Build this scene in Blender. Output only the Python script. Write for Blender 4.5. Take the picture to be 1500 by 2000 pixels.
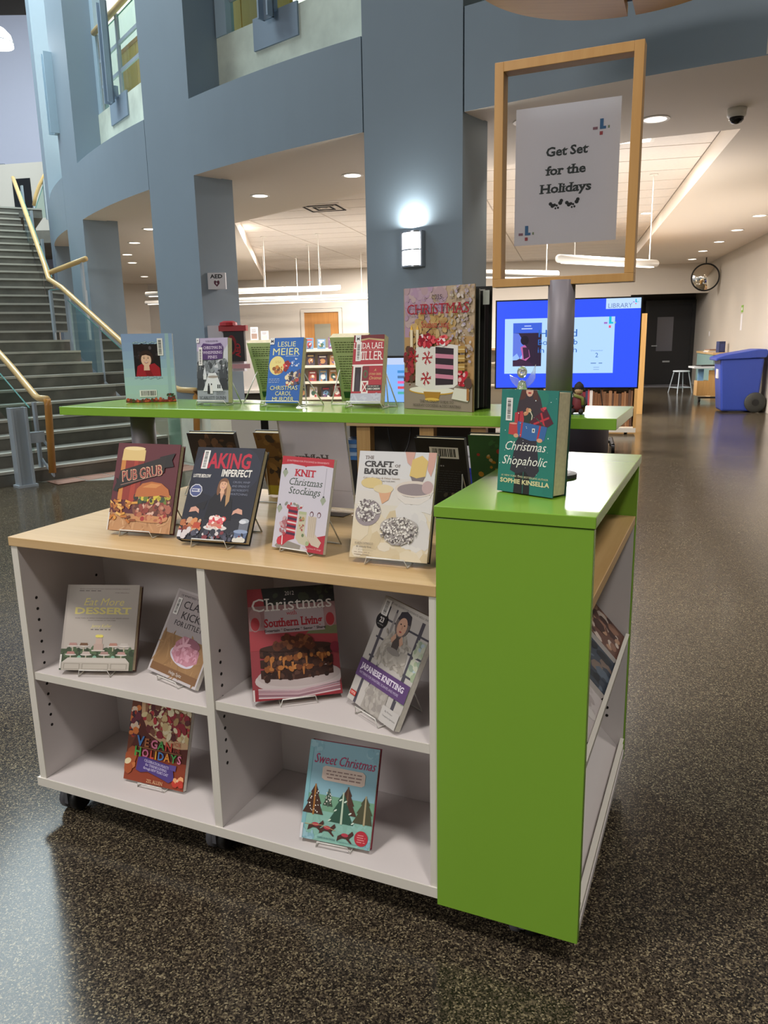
import bpy, math, random
from mathutils import Vector, Matrix
random.seed(7)
for o in list(bpy.data.objects): bpy.data.objects.remove(o)
scene = bpy.context.scene
C = scene.collection

# ------------------------------------------------------------------ camera
F_PX, PITCH, ROLL, CAM_H = 1505.38, 0.2203, -0.0195, 1.290
cam_data = bpy.data.cameras.new('camera'); cam = bpy.data.objects.new('camera', cam_data); C.objects.link(cam)
cam_data.sensor_fit = 'VERTICAL'; cam_data.sensor_height = 36.0; cam_data.lens = F_PX/2000*36.0
cam_data.clip_start = .05; cam_data.clip_end = 200
cam.matrix_world = Matrix.Translation((0, 0, CAM_H)) @ Matrix.Rotation(math.pi/2-PITCH, 4, 'X') @ Matrix.Rotation(ROLL, 4, 'Z')
scene.camera = cam

# ------------------------------------------------------------------ world and main lights
world = bpy.data.worlds.new('world'); scene.world = world; world.use_nodes = True
bg = world.node_tree.nodes['Background']; bg.inputs[0].default_value = (.92, .93, 1, 1); bg.inputs[1].default_value = .30
vs = scene.view_settings
vs.view_transform = 'Standard'; vs.look = 'None'; vs.gamma = 1; vs.use_curve_mapping = False; vs.exposure = 0.0

def area(name, loc, target, size, power, color=(1, 1, 1), size_y=None, spread=math.pi):
    d = bpy.data.lights.new(name, 'AREA'); d.energy = power; d.color = color; d.size = size; d.spread = spread
    if size_y: d.shape = 'RECTANGLE'; d.size_y = size_y
    else: d.shape = 'DISK'
    o = bpy.data.objects.new(name, d); C.objects.link(o); o.location = loc
    o.rotation_euler = (Vector(target)-Vector(loc)).to_track_quat('-Z', 'Y').to_euler()
    return o
def spot(name, loc, target, power, color=(1, .87, .72), angle=100, blend=.7, radius=.06):
    d = bpy.data.lights.new(name, 'SPOT'); d.energy = power; d.color = color; d.spot_size = math.radians(angle); d.spot_blend = blend
    d.shadow_soft_size = radius
    o = bpy.data.objects.new(name, d); C.objects.link(o); o.location = loc
    o.rotation_euler = (Vector(target)-Vector(loc)).to_track_quat('-Z', 'Y').to_euler()
    return o
# pendant lamps of the hall and added fill lights, above and behind the photographer (domes that throw their light down)
DOME = math.radians(118)
area('pendant_light_front', (-2.4, .2, 6.0), (-2.2, .5, 0), .7, 92, (1, .95, .90), spread=DOME)
area('pendant_light_rear', (.9, -1.8, 6.0), (.9, -1.2, 0), .7, 78, (1, .95, .90), spread=DOME)
area('pendant_light_side', (-5.5, 3.5, 6.0), (-5.5, 3.6, 0), .7, 50, (1, .96, .92), spread=DOME)
area('right_fill_light', (3.8, 3.2, 6.0), (3.8, 3.3, 0), .7, 60, (1, .95, .90), spread=DOME)  # unseen fill added to brighten the floor on the right
area('rear_fill_light', (-6.8, -2.6, 4.6), (-.2, 3, .6), 3.4, 230, (1, .96, .94), 1.6)  # broad unseen fill added to lift shade on the front faces
area('pendant_light_wall', (-7.4, 13.5, 8.0), (-9.5, 20, 6.0), 1.6, 30, (.90, .89, 1))
# skylight in the hall roof over the stairs
area('hall_skylight', (-5.6, 11.6, 9.8), (-5.6, 11.6, 0), 6.0, 1900, (.80, .95, 1), 9.0)
# library: suspended tubes light the tiles, square troffers and downlights the room
area('library_uplight_a', (-.6, 14.0, 2.1), (-.6, 14.0, 4), 5.0, 42, (1, .92, .84), 4)
area('library_uplight_b', (3.4, 11.5, 2.1), (3.4, 11.5, 4), 4.0, 40, (1, .92, .84), 4)
area('soffit_fill_light', (2.3, 8.6, 2.0), (2.3, 8.6, 4), 2.6, 26, (1, .92, .84), 1.6)  # upward fill added to brighten the front soffit
for i_, (x_, y_) in enumerate(((-2.2, 13.2), (.2, 12.4), (-1.9, 16.6), (.6, 16.0), (2.4, 9.3), (4.2, 10.6), (3.0, 13.4), (2.2, 11.4), (3.6, 17.0), (-.4, 19.0))):
    area('library_troffer_%d' % i_, (x_, y_, 3.07), (x_, y_, 0), .55, 165, (1, .95, .91), .55)
area('library_down_c', (-5.2, 16.5, 2.8), (-5.2, 16.5, 0), 1.0, 170, (1, .90, .80), 1.5)
area('upper_floor_light', (-2.2, 11.8, 7.2), (-2.2, 11.8, 0), 1.5, 110, (1, .93, .82))

# ------------------------------------------------------------------ pixel helpers (1500 x 2000 frame)
def ray(u, v):
    c, s = math.cos(ROLL), math.sin(ROLL); a = (u-750)/F_PX; b = (v-1000)/F_PX
    x = a*c+b*s; y = -a*s+b*c
    return Vector((x, math.cos(PITCH)-y*math.sin(PITCH), -math.sin(PITCH)-y*math.cos(PITCH)))
def onz(u, v, z):
    r = ray(u, v); return Vector((0, 0, CAM_H))+r*((z-CAM_H)/r.z)
def ony(u, v, y):
    r = ray(u, v); return Vector((0, 0, CAM_H))+r*(y/r.y)

# ------------------------------------------------------------------ materials
def lin(c):
    if isinstance(c, str): c = tuple(int(c[i:i+2], 16) for i in (1, 3, 5))
    return tuple(((x/255)/12.92 if x/255 <= .04045 else ((x/255+.055)/1.055)**2.4) for x in c)
MATS = {}
def mat(name, color, rough=.5, metal=0, spec=.5, emit=None, emit_s=0, var=0, var_scale=8, bump=0, bump_scale=60, coat=0):
    if name in MATS: return MATS[name]
    m = bpy.data.materials.new(name); m.use_nodes = True; nt = m.node_tree; b = nt.nodes['Principled BSDF']
    c = lin(color)
    b.inputs['Base Color'].default_value = (*c, 1); b.inputs['Roughness'].default_value = rough
    b.inputs['Metallic'].default_value = metal; b.inputs['Specular IOR Level'].default_value = spec
    b.inputs['Coat Weight'].default_value = coat
    if emit: b.inputs['Emission Color'].default_value = (*lin(emit), 1); b.inputs['Emission Strength'].default_value = emit_s
    if var or bump:
        tc = nt.nodes.new('ShaderNodeTexCoord')
        if var:
            n = nt.nodes.new('ShaderNodeTexNoise'); n.inputs['Scale'].default_value = var_scale; n.inputs['Detail'].default_value = 4
            nt.links.new(tc.outputs['Object'], n.inputs['Vector'])
            r = nt.nodes.new('ShaderNodeValToRGB'); e = r.color_ramp.elements
            e[0].position = .3; e[1].position = .7
            e[0].color = (*[x*(1-var) for x in c], 1); e[1].color = (*[min(1, x*(1+var)) for x in c], 1)
            nt.links.new(n.outputs['Fac'], r.inputs[0]); nt.links.new(r.outputs[0], b.inputs['Base Color'])
        if bump:
            n = nt.nodes.new('ShaderNodeTexNoise'); n.inputs['Scale'].default_value = bump_scale
            nt.links.new(tc.outputs['Object'], n.inputs['Vector'])
            bp = nt.nodes.new('ShaderNodeBump'); bp.inputs['Strength'].default_value = bump; bp.inputs['Distance'].default_value = .002
            nt.links.new(n.outputs['Fac'], bp.inputs['Height']); nt.links.new(bp.outputs[0], b.inputs['Normal'])
    MATS[name] = m; return m
def wood_mat(name, c1, c2, rough=.4, axis='X', scale=1.0):
    if name in MATS: return MATS[name]
    m = bpy.data.materials.new(name); m.use_nodes = True; nt = m.node_tree; b = nt.nodes['Principled BSDF']
    tc = nt.nodes.new('ShaderNodeTexCoord'); mp = nt.nodes.new('ShaderNodeMapping')
    sc = {'X': (1.2, 22, 22), 'Y': (22, 1.2, 22), 'Z': (22, 22, 1.2)}[axis]
    mp.inputs['Scale'].default_value = [s*scale for s in sc]
    n = nt.nodes.new('ShaderNodeTexNoise'); n.inputs['Scale'].default_value = 2.2; n.inputs['Detail'].default_value = 6; n.inputs['Roughness'].default_value = .6
    r = nt.nodes.new('ShaderNodeValToRGB'); e = r.color_ramp.elements; e[0].position = .3; e[1].position = .72
    e[0].color = (*lin(c1), 1); e[1].color = (*lin(c2), 1)
    nt.links.new(tc.outputs['Object'], mp.inputs[0]); nt.links.new(mp.outputs[0], n.inputs['Vector']); nt.links.new(n.outputs['Fac'], r.inputs[0])
    nt.links.new(r.outputs[0], b.inputs['Base Color']); b.inputs['Roughness'].default_value = rough
    MATS[name] = m; return m
def glass_mat(name, tint, refl=.08, alpha_tint=1):
    m = bpy.data.materials.new(name); m.use_nodes = True; nt = m.node_tree; nt.nodes.remove(nt.nodes['Principled BSDF'])
    out = nt.nodes['Material Output']; t = nt.nodes.new('ShaderNodeBsdfTransparent'); g = nt.nodes.new('ShaderNodeBsdfGlossy')
    t.inputs[0].default_value = (*lin(tint), 1); g.inputs['Roughness'].default_value = .03
    mix = nt.nodes.new('ShaderNodeMixShader'); fr = nt.nodes.new('ShaderNodeFresnel'); fr.inputs[0].default_value = 1.45
    nt.links.new(fr.outputs[0], mix.inputs[0]); nt.links.new(t.outputs[0], mix.inputs[1]); nt.links.new(g.outputs[0], mix.inputs[2])
    nt.links.new(mix.outputs[0], out.inputs[0]); MATS[name] = m; return m
def print_mat():
    m = bpy.data.materials.new('print'); m.use_nodes = True; nt = m.node_tree; b = nt.nodes['Principled BSDF']
    a = nt.nodes.new('ShaderNodeAttribute'); a.attribute_name = 'Col'
    nt.links.new(a.outputs['Color'], b.inputs['Base Color']); b.inputs['Roughness'].default_value = .48; b.inputs['Specular IOR Level'].default_value = .35
    MATS['print'] = m; return m
PRINT = print_mat()
def paper_mat(name, c, tr=.45):
    m = bpy.data.materials.new(name); m.use_nodes = True; nt = m.node_tree; b = nt.nodes['Principled BSDF']; b.inputs['Base Color'].default_value = (*lin(c), 1); b.inputs['Roughness'].default_value = .6
    t = nt.nodes.new('ShaderNodeBsdfTranslucent'); t.inputs[0].default_value = (*lin(c), 1); mx = nt.nodes.new('ShaderNodeMixShader'); mx.inputs[0].default_value = tr
    nt.links.new(b.outputs[0], mx.inputs[1]); nt.links.new(t.outputs[0], mx.inputs[2]); nt.links.new(mx.outputs[0], nt.nodes['Material Output'].inputs[0]); MATS[name] = m; return m
def floor_mat():
    m = bpy.data.materials.new('terrazzo_floor'); m.use_nodes = True; nt = m.node_tree; b = nt.nodes['Principled BSDF']; L = nt.links.new
    tc = nt.nodes.new('ShaderNodeTexCoord')
    v = nt.nodes.new('ShaderNodeTexVoronoi'); v.inputs['Scale'].default_value = 300; L(tc.outputs['Object'], v.inputs['Vector'])
    sep = nt.nodes.new('ShaderNodeSeparateColor'); L(v.outputs['Color'], sep.inputs[0])
    r = nt.nodes.new('ShaderNodeValToRGB'); r.color_ramp.interpolation = 'CONSTANT'
    els = [(0, '#1f1b17'), (.28, '#332d26'), (.50, '#453d33'), (.70, '#5a5042'), (.84, '#716650'), (.94, '#8b8068')]
    cr = r.color_ramp; cr.elements[0].position = 0; cr.elements[0].color = (*lin(els[0][1]), 1); cr.elements[1].position = els[1][0]; cr.elements[1].color = (*lin(els[1][1]), 1)
    for p, c in els[2:]: e = cr.elements.new(p); e.color = (*lin(c), 1)
    L(sep.outputs[0], r.inputs[0])
    n = nt.nodes.new('ShaderNodeTexNoise'); n.inputs['Scale'].default_value = .9; n.inputs['Detail'].default_value = 5; L(tc.outputs['Object'], n.inputs['Vector'])
    r2 = nt.nodes.new('ShaderNodeValToRGB'); r2.color_ramp.elements[0].position = .3; r2.color_ramp.elements[1].position = .75
    r2.color_ramp.elements[0].color = (.78, .78, .78, 1); r2.color_ramp.elements[1].color = (1.2, 1.18, 1.12, 1)
    L(n.outputs['Fac'], r2.inputs[0])
    mx = nt.nodes.new('ShaderNodeMix'); mx.data_type = 'RGBA'; mx.blend_type = 'MULTIPLY'; mx.inputs[0].default_value = 1
    L(r.outputs[0], mx.inputs[6]); L(r2.outputs[0], mx.inputs[7]); L(mx.outputs[2], b.inputs['Base Color'])
    n2 = nt.nodes.new('ShaderNodeTexNoise'); n2.inputs['Scale'].default_value = 3; n2.inputs['Detail'].default_value = 6; L(tc.outputs['Object'], n2.inputs['Vector'])
    mr = nt.nodes.new('ShaderNodeMapRange'); mr.inputs['To Min'].default_value = .12; mr.inputs['To Max'].default_value = .21
    L(n2.outputs['Fac'], mr.inputs['Value']); L(mr.outputs[0], b.inputs['Roughness']); b.inputs['Specular IOR Level'].default_value = .30
    return m
FLOOR = floor_mat()
M = dict(
    wall_blue=mat('blue_grey_paint', '#8f9eaa', .55, var=.03, var_scale=1.5), cream=mat('cream_paint', '#d2c9bc', .7), cream_dimmed=mat('cream_dimmed_paint', '#beb5a8', .7), soffit=mat('beige_soffit_paint', '#e8ddcf', .75),  # side wall cream is darkened in colour to offset strong light on it
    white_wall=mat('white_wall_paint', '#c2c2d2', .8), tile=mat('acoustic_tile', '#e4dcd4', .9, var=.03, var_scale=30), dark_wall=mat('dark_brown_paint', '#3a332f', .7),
    concrete=mat('concrete', '#d9e0d0', .75, var=.16, var_scale=3.5, bump=.2, bump_scale=30), step=mat('stair_concrete', '#67645b', .6, var=.2, var_scale=5), nosing=mat('stair_nosing', '#b0aca0', .5),
    stair_metal=mat('painted_steel', '#a9b4bd', .4, .2), plate=mat('blue_grey_steel_plate', '#93a3b3', .45), trim_blue=mat('pale_blue_trim', '#aec4d2', .5),
    handrail=mat('varnished_handrail', '#cfae74', .3, var=.08, var_scale=6), newel=mat('varnished_newel', '#b5803c', .35, var=.1, var_scale=6),
    green=mat('green_laminate', '#7ba636', .20, spec=.5, var=.012, var_scale=3), white=mat('white_melamine', '#cfc8c6', .5), white_edge=mat('white_edge_band', '#d6d1c6', .5),
    maple=wood_mat('maple_laminate', '#c2a06e', '#d0b184', .38), maple_y=wood_mat('maple_laminate_cross', '#c39a62', '#d2ad77', .38, 'Y'), maple_z=wood_mat('maple_upright', '#b98f55', '#c9a166', .4, 'Z'),
    hole=mat('dark_hole', '#15110f', .9), pole=mat('grey_metal_pole', '#807a80', .5, .15), black=mat('black_plastic', '#141414', .45), rubber=mat('grey_rubber', '#5b5b60', .6),
    wire=mat('white_coated_wire', '#d8d6cf', .35), pages=mat('book_pages', '#d8cba9', .8, var=.08, var_scale=120), pages_w=mat('white_book_pages', '#dcd8cc', .8, var=.06, var_scale=120),
    steel=mat('brushed_steel', '#b5bac0', .3, .8), lamp_white=mat('lamp_diffuser', '#ffffff', .4, emit='#f4fbff', emit_s=9), can=mat('downlight_reflector', '#ffffff', .3, emit='#fff1e0', emit_s=6),
    tube_white=mat('white_fixture', '#e8e4dc', .4), tube_glow=mat('fixture_glow', '#ffffff', .4, emit='#fff2e2', emit_s=2.2),
    door_wood=wood_mat('door_wood', '#a8723a', '#bd8546', .4, 'Z', .3), door_black=mat('black_door', '#0c0c0f', .5), blue_bin=mat('blue_bin_plastic', '#2f46a0', .42), blue_box=mat('blue_box_plastic', '#2635a0', .4),
    ottoman=mat('dark_purple_vinyl', '#322c38', .5), teal_panel=mat('teal_panel', '#7f9c98', .5), chrome=mat('mirror_chrome', '#d8d4cc', .06, 1), red=mat('red_plastic', '#b3202a', .4),
    brick=mat('red_floor_tile', '#96705f', .5, var=.12, var_scale=9), grout=mat('floor_grout', '#8c8a80', .7), gold_panel=mat('yellow_wood_panel', '#c59d4a', .5), white_paper=mat('white_paper', '#d9d6d8', .6),
    glass_edge=mat('glass_edge', '#5f9a94', .2), canopy=wood_mat('canopy_wood', '#d9a23c', '#e4b04c', .4), doll_red=mat('doll_red', '#6d1f27', .6), doll_skin=mat('doll_skin', '#c99f7c', .6), doll_dark=mat('doll_dark', '#241a20', .7), doll_green=mat('doll_green', '#7c7a3a', .7),
    clear=None, glass=None)
M['glass'] = glass_mat('stair_glass', '#d4ebe7'); M['clear'] = glass_mat('clear_acrylic', '#fefefe')
def crystal_mat():
    m = bpy.data.materials.new('crystal'); m.use_nodes = True; b = m.node_tree.nodes['Principled BSDF']
    b.inputs['Transmission Weight'].default_value = .85; b.inputs['Roughness'].default_value = .05; b.inputs['IOR'].default_value = 1.5
    b.inputs['Base Color'].default_value = (.93, .95, .88, 1); return m
M['crystal'] = crystal_mat()

# ------------------------------------------------------------------ mesh helpers
class MB:
    def __init__(s): s.v = []; s.f = []
    def add(s, vs_, fs):
        n = len(s.v); s.v += [tuple(x) for x in vs_]; s.f += [tuple(i+n for i in f) for f in fs]; return s
    def box(s, x0, x1, y0, y1, z0, z1):
        return s.add([(x, y, z) for z in (z0, z1) for y in (y0, y1) for x in (x0, x1)], [(0, 2, 3, 1), (4, 5, 7, 6), (0, 1, 5, 4), (2, 6, 7, 3), (0, 4, 6, 2), (1, 3, 7, 5)])
    def prism(s, poly, z0, z1):
        n = len(poly)
        a = sum(poly[i][0]*poly[(i+1) % n][1]-poly[(i+1) % n][0]*poly[i][1] for i in range(n))
        if a < 0: poly = poly[::-1]
        return s.add([(p[0], p[1], z0) for p in poly]+[(p[0], p[1], z1) for p in poly],
                     [tuple(range(n))[::-1], tuple(range(n, 2*n))]+[(i, (i+1) % n, n+(i+1) % n, n+i) for i in range(n)])
    def sweep(s, poly, axis, a0, a1):      # extrude a 2D outline along a local axis: 'Y' (x,z outline) or 'X' (y,z outline)
        n = len(poly)
        if axis == 'Y': A = [(p[0], a0, p[1]) for p in poly]; B = [(p[0], a1, p[1]) for p in poly]
        else: A = [(a0, p[0], p[1]) for p in poly]; B = [(a1, p[0], p[1]) for p in poly]
        return s.add(A+B, [tuple(range(n)), tuple(range(n, 2*n))[::-1]]+[(i, n+i, n+(i+1) % n, (i+1) % n) for i in range(n)])
    def tube(s, pts, r, n=8, caps=True):
        pts = [Vector(p) for p in pts]; rings = []
        for i, p in enumerate(pts):
            d = (pts[min(i+1, len(pts)-1)]-pts[max(i-1, 0)]).normalized()
            a = d.cross(Vector((0, 0, 1)))
            if a.length < 1e-4: a = Vector((1, 0, 0))
            a.normalize(); b = a.cross(d)
            k = 1.0
            if 0 < i < len(pts)-1:
                c = (pts[i+1]-p).normalized().dot((p-pts[i-1]).normalized()); k = min(1.6, 1/max(.5, math.sqrt(max(0, (1+c)/2))))
            rr = r[i] if isinstance(r, (list, tuple)) else r
            rings.append([p+(a*math.cos(t)+b*math.sin(t))*rr*(k if False else 1) for t in [2*math.pi*j/n for j in range(n)]])
        vs_ = [q for rg in rings for q in rg]; fs = []
        for i in range(len(pts)-1):
            for j in range(n): fs.append((i*n+j, i*n+(j+1) % n, (i+1)*n+(j+1) % n, (i+1)*n+j))
        if caps: fs += [tuple(range(n))[::-1], tuple(range((len(pts)-1)*n, len(pts)*n))]
        return s.add(vs_, fs)
    def plane(s, x0, x1, y, z0, z1): return s.add([(x0, y, z0), (x1, y, z0), (x1, y, z1), (x0, y, z1)], [(0, 1, 2, 3)])
    def ring(s, prof, n=20, c=(0, 0, 0), axis='Z'): return s.lathe(prof+[prof[0]], n, c, axis, False)
    def lathe(s, prof, n=20, c=(0, 0, 0), axis='Z', caps=True):
        vs_ = []; fs = []
        for r, z in prof:
            for j in range(n):
                t = 2*math.pi*j/n; x, y = r*math.cos(t), r*math.sin(t)
                vs_.append({'Z': (c[0]+x, c[1]+y, c[2]+z), 'Y': (c[0]+x, c[1]+z, c[2]+y), 'X': (c[0]+z, c[1]+x, c[2]+y)}[axis])
        for i in range(len(prof)-1):
            for j in range(n): fs.append((i*n+j, i*n+(j+1) % n, (i+1)*n+(j+1) % n, (i+1)*n+j))
        if caps: fs += [tuple(range(n))[::-1], tuple(range((len(prof)-1)*n, len(prof)*n))]
        return s.add(vs_, fs)
    def ball(s, c, r, n=12, m=8, sc=(1, 1, 1)):
        return s.lathe_sc([(r*math.sin(math.pi*i/m), -r*math.cos(math.pi*i/m)) for i in range(m+1)], n, c, sc)
    def lathe_sc(s, prof, n, c, sc):
        k = len(s.v); s.lathe(prof, n)
        for i in range(k, len(s.v)): x, y, z = s.v[i]; s.v[i] = (c[0]+x*sc[0], c[1]+y*sc[1], c[2]+z*sc[2])
        return s
    def mesh(s, name, smooth=False):
        me = bpy.data.meshes.new(name); me.from_pydata(s.v, [], s.f); me.validate()
        if smooth:
            me.polygons.foreach_set('use_smooth', [True]*len(me.polygons))
        me.update(); return me
    def build(s, name, m, parent=None, smooth=False, fix=True, bevel=0):
        me = s.mesh(name, smooth)
        if fix:
            import bmesh
            b = bmesh.new(); b.from_mesh(me); bmesh.ops.recalc_face_normals(b, faces=b.faces); b.to_mesh(me); b.free()
        o = bpy.data.objects.new(name, me); C.objects.link(o)
        if m: me.materials.append(m)
        if parent: o.parent = parent
        if bevel:
            bv = o.modifiers.new('bevel', 'BEVEL'); bv.width = bevel; bv.segments = 2; bv.limit_method = 'ANGLE'
        return o
def tag(o, label=None, cat=None, group=None, kind=None):
    if label: o['label'] = label
    if cat: o['category'] = cat
    if group: o['group'] = group
    if kind: o['kind'] = kind
    return o
def thing(name, label, cat, loc=(0, 0, 0), rotz=0, group=None, kind=None):
    o = bpy.data.objects.new(name, None); C.objects.link(o); o.location = loc; o.rotation_euler = (0, 0, rotz)
    o.empty_display_size = .05
    return tag(o, label, cat, group, kind)
def struct(o, label=None): tag(o, label, None, None, 'structure'); return o

# ------------------------------------------------------------------ lettering
GL = {}
def make_glyphs():
    chars = [chr(c) for c in range(33, 127)]
    col = bpy.data.collections.new('tmp'); scene.collection.children.link(col); obs = []
    def tx(body, off):
        cu = bpy.data.curves.new('t', 'FONT'); cu.body = body; cu.size = 1; cu.resolution_u = 2; cu.offset = off; cu.fill_mode = 'FRONT'
        o = bpy.data.objects.new('t', cu); col.objects.link(o); return o
    for w, off in ((0, 0), (1, .030)):
        for c in chars: obs.append((w, c, tx(c, off)))
    wid = [(c, tx('H'+c+'H', 0)) for c in chars]; hh = tx('HH', 0)
    bpy.context.view_layer.update(); dg = bpy.context.evaluated_depsgraph_get()
    def me_of(o):
        me = bpy.data.meshes.new_from_object(o.evaluated_get(dg)); return me
    def xr(me): xs = [v.co.x for v in me.vertices]; return (max(xs)-min(xs)) if xs else 0
    w0 = xr(me_of(hh)); Hm = me_of(obs[chars.index('H')][2]); cap = max(v.co.y for v in Hm.vertices)
    adv = {c: (xr(me_of(o))-w0)/cap for c, o in wid}
    for w, c, o in obs:
        me = me_of(o); vs_ = [(v.co.x/cap, v.co.y/cap) for v in me.vertices]; fs = [tuple(p.vertices) for p in me.polygons]
        # slab ends: flat stem ends on the base line, x-height and cap line
        ec = {}
        for f in fs:
            for i in range(len(f)):
                k = tuple(sorted((f[i], f[(i+1) % len(f)]))); ec[k] = ec.get(k, 0)+1
        ser = []
        for (a, b), n in ec.items():
            if n == 1 and abs(vs_[a][1]-vs_[b][1]) < .01:
                x0, x1 = sorted((vs_[a][0], vs_[b][0])); y = vs_[a][1]
                if .05 < x1-x0 < .34:
                    if abs(y) < .05: ser.append((x0, x1, 0))
                    elif abs(y-1) < .06 or abs(y-.74) < .06 or abs(y-1.06) < .05: ser.append((x0, x1, y))
        GL[(w, c)] = (vs_, fs, adv[c], ser)
        bpy.data.meshes.remove(me)
    for o in list(col.objects): bpy.data.objects.remove(o)
    bpy.data.collections.remove(col)
    for cu in list(bpy.data.curves): bpy.data.curves.remove(cu)
    for me in list(bpy.data.meshes):
        if me.users == 0: bpy.data.meshes.remove(me)
make_glyphs()

class Art:
    """Flat print: layered coloured shapes, u right, v up, both 0..1 over a w x h sheet lying in the local XZ plane facing -Y."""
    def __init__(s, w, h, clip=True): s.w, s.h, s.v, s.f, s.c, s.k, s.clip = w, h, [], [], [], 0, clip
    def _emit(s, pts, faces, col):
        s.k += 1; y = -.0003-s.k*1.2e-5; n = len(s.v)
        for u, v in pts:
            if s.clip: u = min(1, max(0, u)); v = min(1, max(0, v))
            s.v.append(((u-.5)*s.w, y, v*s.h))
        for f in faces: s.f.append(tuple(i+n for i in f)); s.c.append(lin(col))
        return s
    def poly(s, pts, col): return s._emit(pts, [tuple(range(len(pts)))], col)
    def rect(s, u0, v0, u1, v1, col): return s.poly([(u0, v0), (u1, v0), (u1, v1), (u0, v1)], col)
    def ell(s, u, v, ru, rv, col, rot=0, n=18, a0=0, a1=2*math.pi):
        P = []
        for i in range(n):
            t = a0+(a1-a0)*i/(n if a1-a0 > 6.2 else n-1); x, y = ru*s.w*math.cos(t), rv*s.h*math.sin(t)
            P.append((u+(x*math.cos(rot)-y*math.sin(rot))/s.w, v+(x*math.sin(rot)+y*math.cos(rot))/s.h))
        return s.poly(P, col)
    def line(s, pts, wd, col):
        for (a, b), (c, d) in zip(pts[:-1], pts[1:]):
            x, y = (c-a)*s.w, (d-b)*s.h; l = math.hypot(x, y) or 1; nx, ny = -y/l*wd/2/s.w, x/l*wd/2/s.h
            s.poly([(a+nx, b+ny), (a-nx, b-ny), (c-nx, d-ny), (c+nx, d+ny)], col)
        return s
    def scatter(s, n, box, r, cols, seed=0, inside=None, asp=1):
        R = random.Random(seed); i = t = 0
        while i < n and t < n*30:
            t += 1; u = R.uniform(box[0], box[2]); v = R.uniform(box[1], box[3])
            if inside and not inside(u, v): continue
            q = R.uniform(*r); s.ell(u, v, q/s.w, q*R.uniform(.5, 1)*asp/s.h, R.choice(cols), R.uniform(0, 3.1), 7); i += 1
        return s
    def text(s, t, u, v, hgt, col, al='c', sx=1, shear=0, bold=0, serif=False, rot=0, fit=None, track=0):
        """hgt = cap height as a fraction of the sheet height; fit = total width as a fraction of the sheet width"""
        ch = hgt*s.h; tot = sum((GL[(bold, c)][2] if c != ' ' else .38)+track for c in t)
        if fit: sx = fit*s.w/(tot*ch)
        x = {'c': -tot/2, 'l': 0, 'r': -tot}[al]; P = []; Fc = []
        for c in t:
            if c == ' ': x += .38+track; continue
            vs_, fs, ad, ser = GL[(bold, c)]
            n = len(P); P += [(x+a, b) for a, b in vs_]; Fc += [tuple(i+n for i in f) for f in fs]
            x += ad+track
        def put(P_):
            o = []
            for a, b in P_:
                X = (a*sx+b*shear)*ch; Y = b*ch
                o.append((u+(X*math.cos(rot)-Y*math.sin(rot))/s.w, v+(X*math.sin(rot)+Y*math.cos(rot))/s.h))
            return o
        s._emit(put(P), Fc, col)
        if serif:
            x = {'c': -tot/2, 'l': 0, 'r': -tot}[al]; P = []; Fc = []
            for c in t:
                if c == ' ': x += .38+track; continue
                ser = GL[(bold, c)][3]
                for x0, x1, y in ser:
                    n = len(P); e = .12; th = .105; ya, yb = (-.03*bold, th) if y < .1 else (y-th, y)
                    P += [(x+x0-e, ya), (x+x1+e, ya), (x+x1+e, yb), (x+x0-e, yb)]; Fc.append((n, n+1, n+2, n+3))
                x += GL[(bold, c)][2]+track
            if P: s._emit(put(P), Fc, col)
        return s
    def lines(s, n, u0, u1, v_top, dv, hgt, col, seed=1, al='l', ragged=.15):
        """unreadable small print: rows of word-sized dashes"""
        R = random.Random(seed)
        for i in range(n):
            a, b = u0, u1-(R.random()*ragged*(u1-u0) if al == 'l' else 0)
            if al == 'c': q = R.random()*ragged*(u1-u0)/2; a += q; b -= q
            x = a
            while x < b-.01:
                w = min(b-x, R.uniform(.03, .10)); s.rect(x, v_top-i*dv-hgt, x+w, v_top-i*dv, col); x += w+.018
        return s
    def barcode(s, u0, v0, u1, v1, seed=3, vertical=False):
        R = random.Random(seed); s.rect(u0, v0, u1, v1, '#e6e4e0')
        if vertical:
            y = v0+(v1-v0)*.08
            while y < v1-(v1-v0)*.1:
                d = (v1-v0)*R.uniform(.012, .04); s.rect(u0+(u1-u0)*.2, y, u0+(u1-u0)*.72, y+d, '#2a2a2a'); y += d+(v1-v0)*R.uniform(.012, .035)
        else:
            x = u0+(u1-u0)*.1
            while x < u1-(u1-u0)*.1:
                d = (u1-u0)*R.uniform(.015, .05); s.rect(x, v0+(v1-v0)*.15, x+d, v1-(v1-v0)*.12, '#2a2a2a'); x += d+(u1-u0)*R.uniform(.012, .04)
        return s
    def build(s, name, parent, loc=(0, 0, 0), rot=(0, 0, 0), m=None):
        me = bpy.data.meshes.new(name); me.from_pydata(s.v, [], s.f)
        ca = me.color_attributes.new('Col', 'FLOAT_COLOR', 'CORNER'); i = 0; buf = []
        for p, c in zip(me.polygons, s.c): buf += [c[0], c[1], c[2], 1.0]*p.loop_total
        ca.data.foreach_set('color', buf); me.materials.append(m or PRINT); me.update()
        o = bpy.data.objects.new(name, me); C.objects.link(o); o.parent = parent; o.location = loc; o.rotation_euler = rot
        return o

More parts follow.
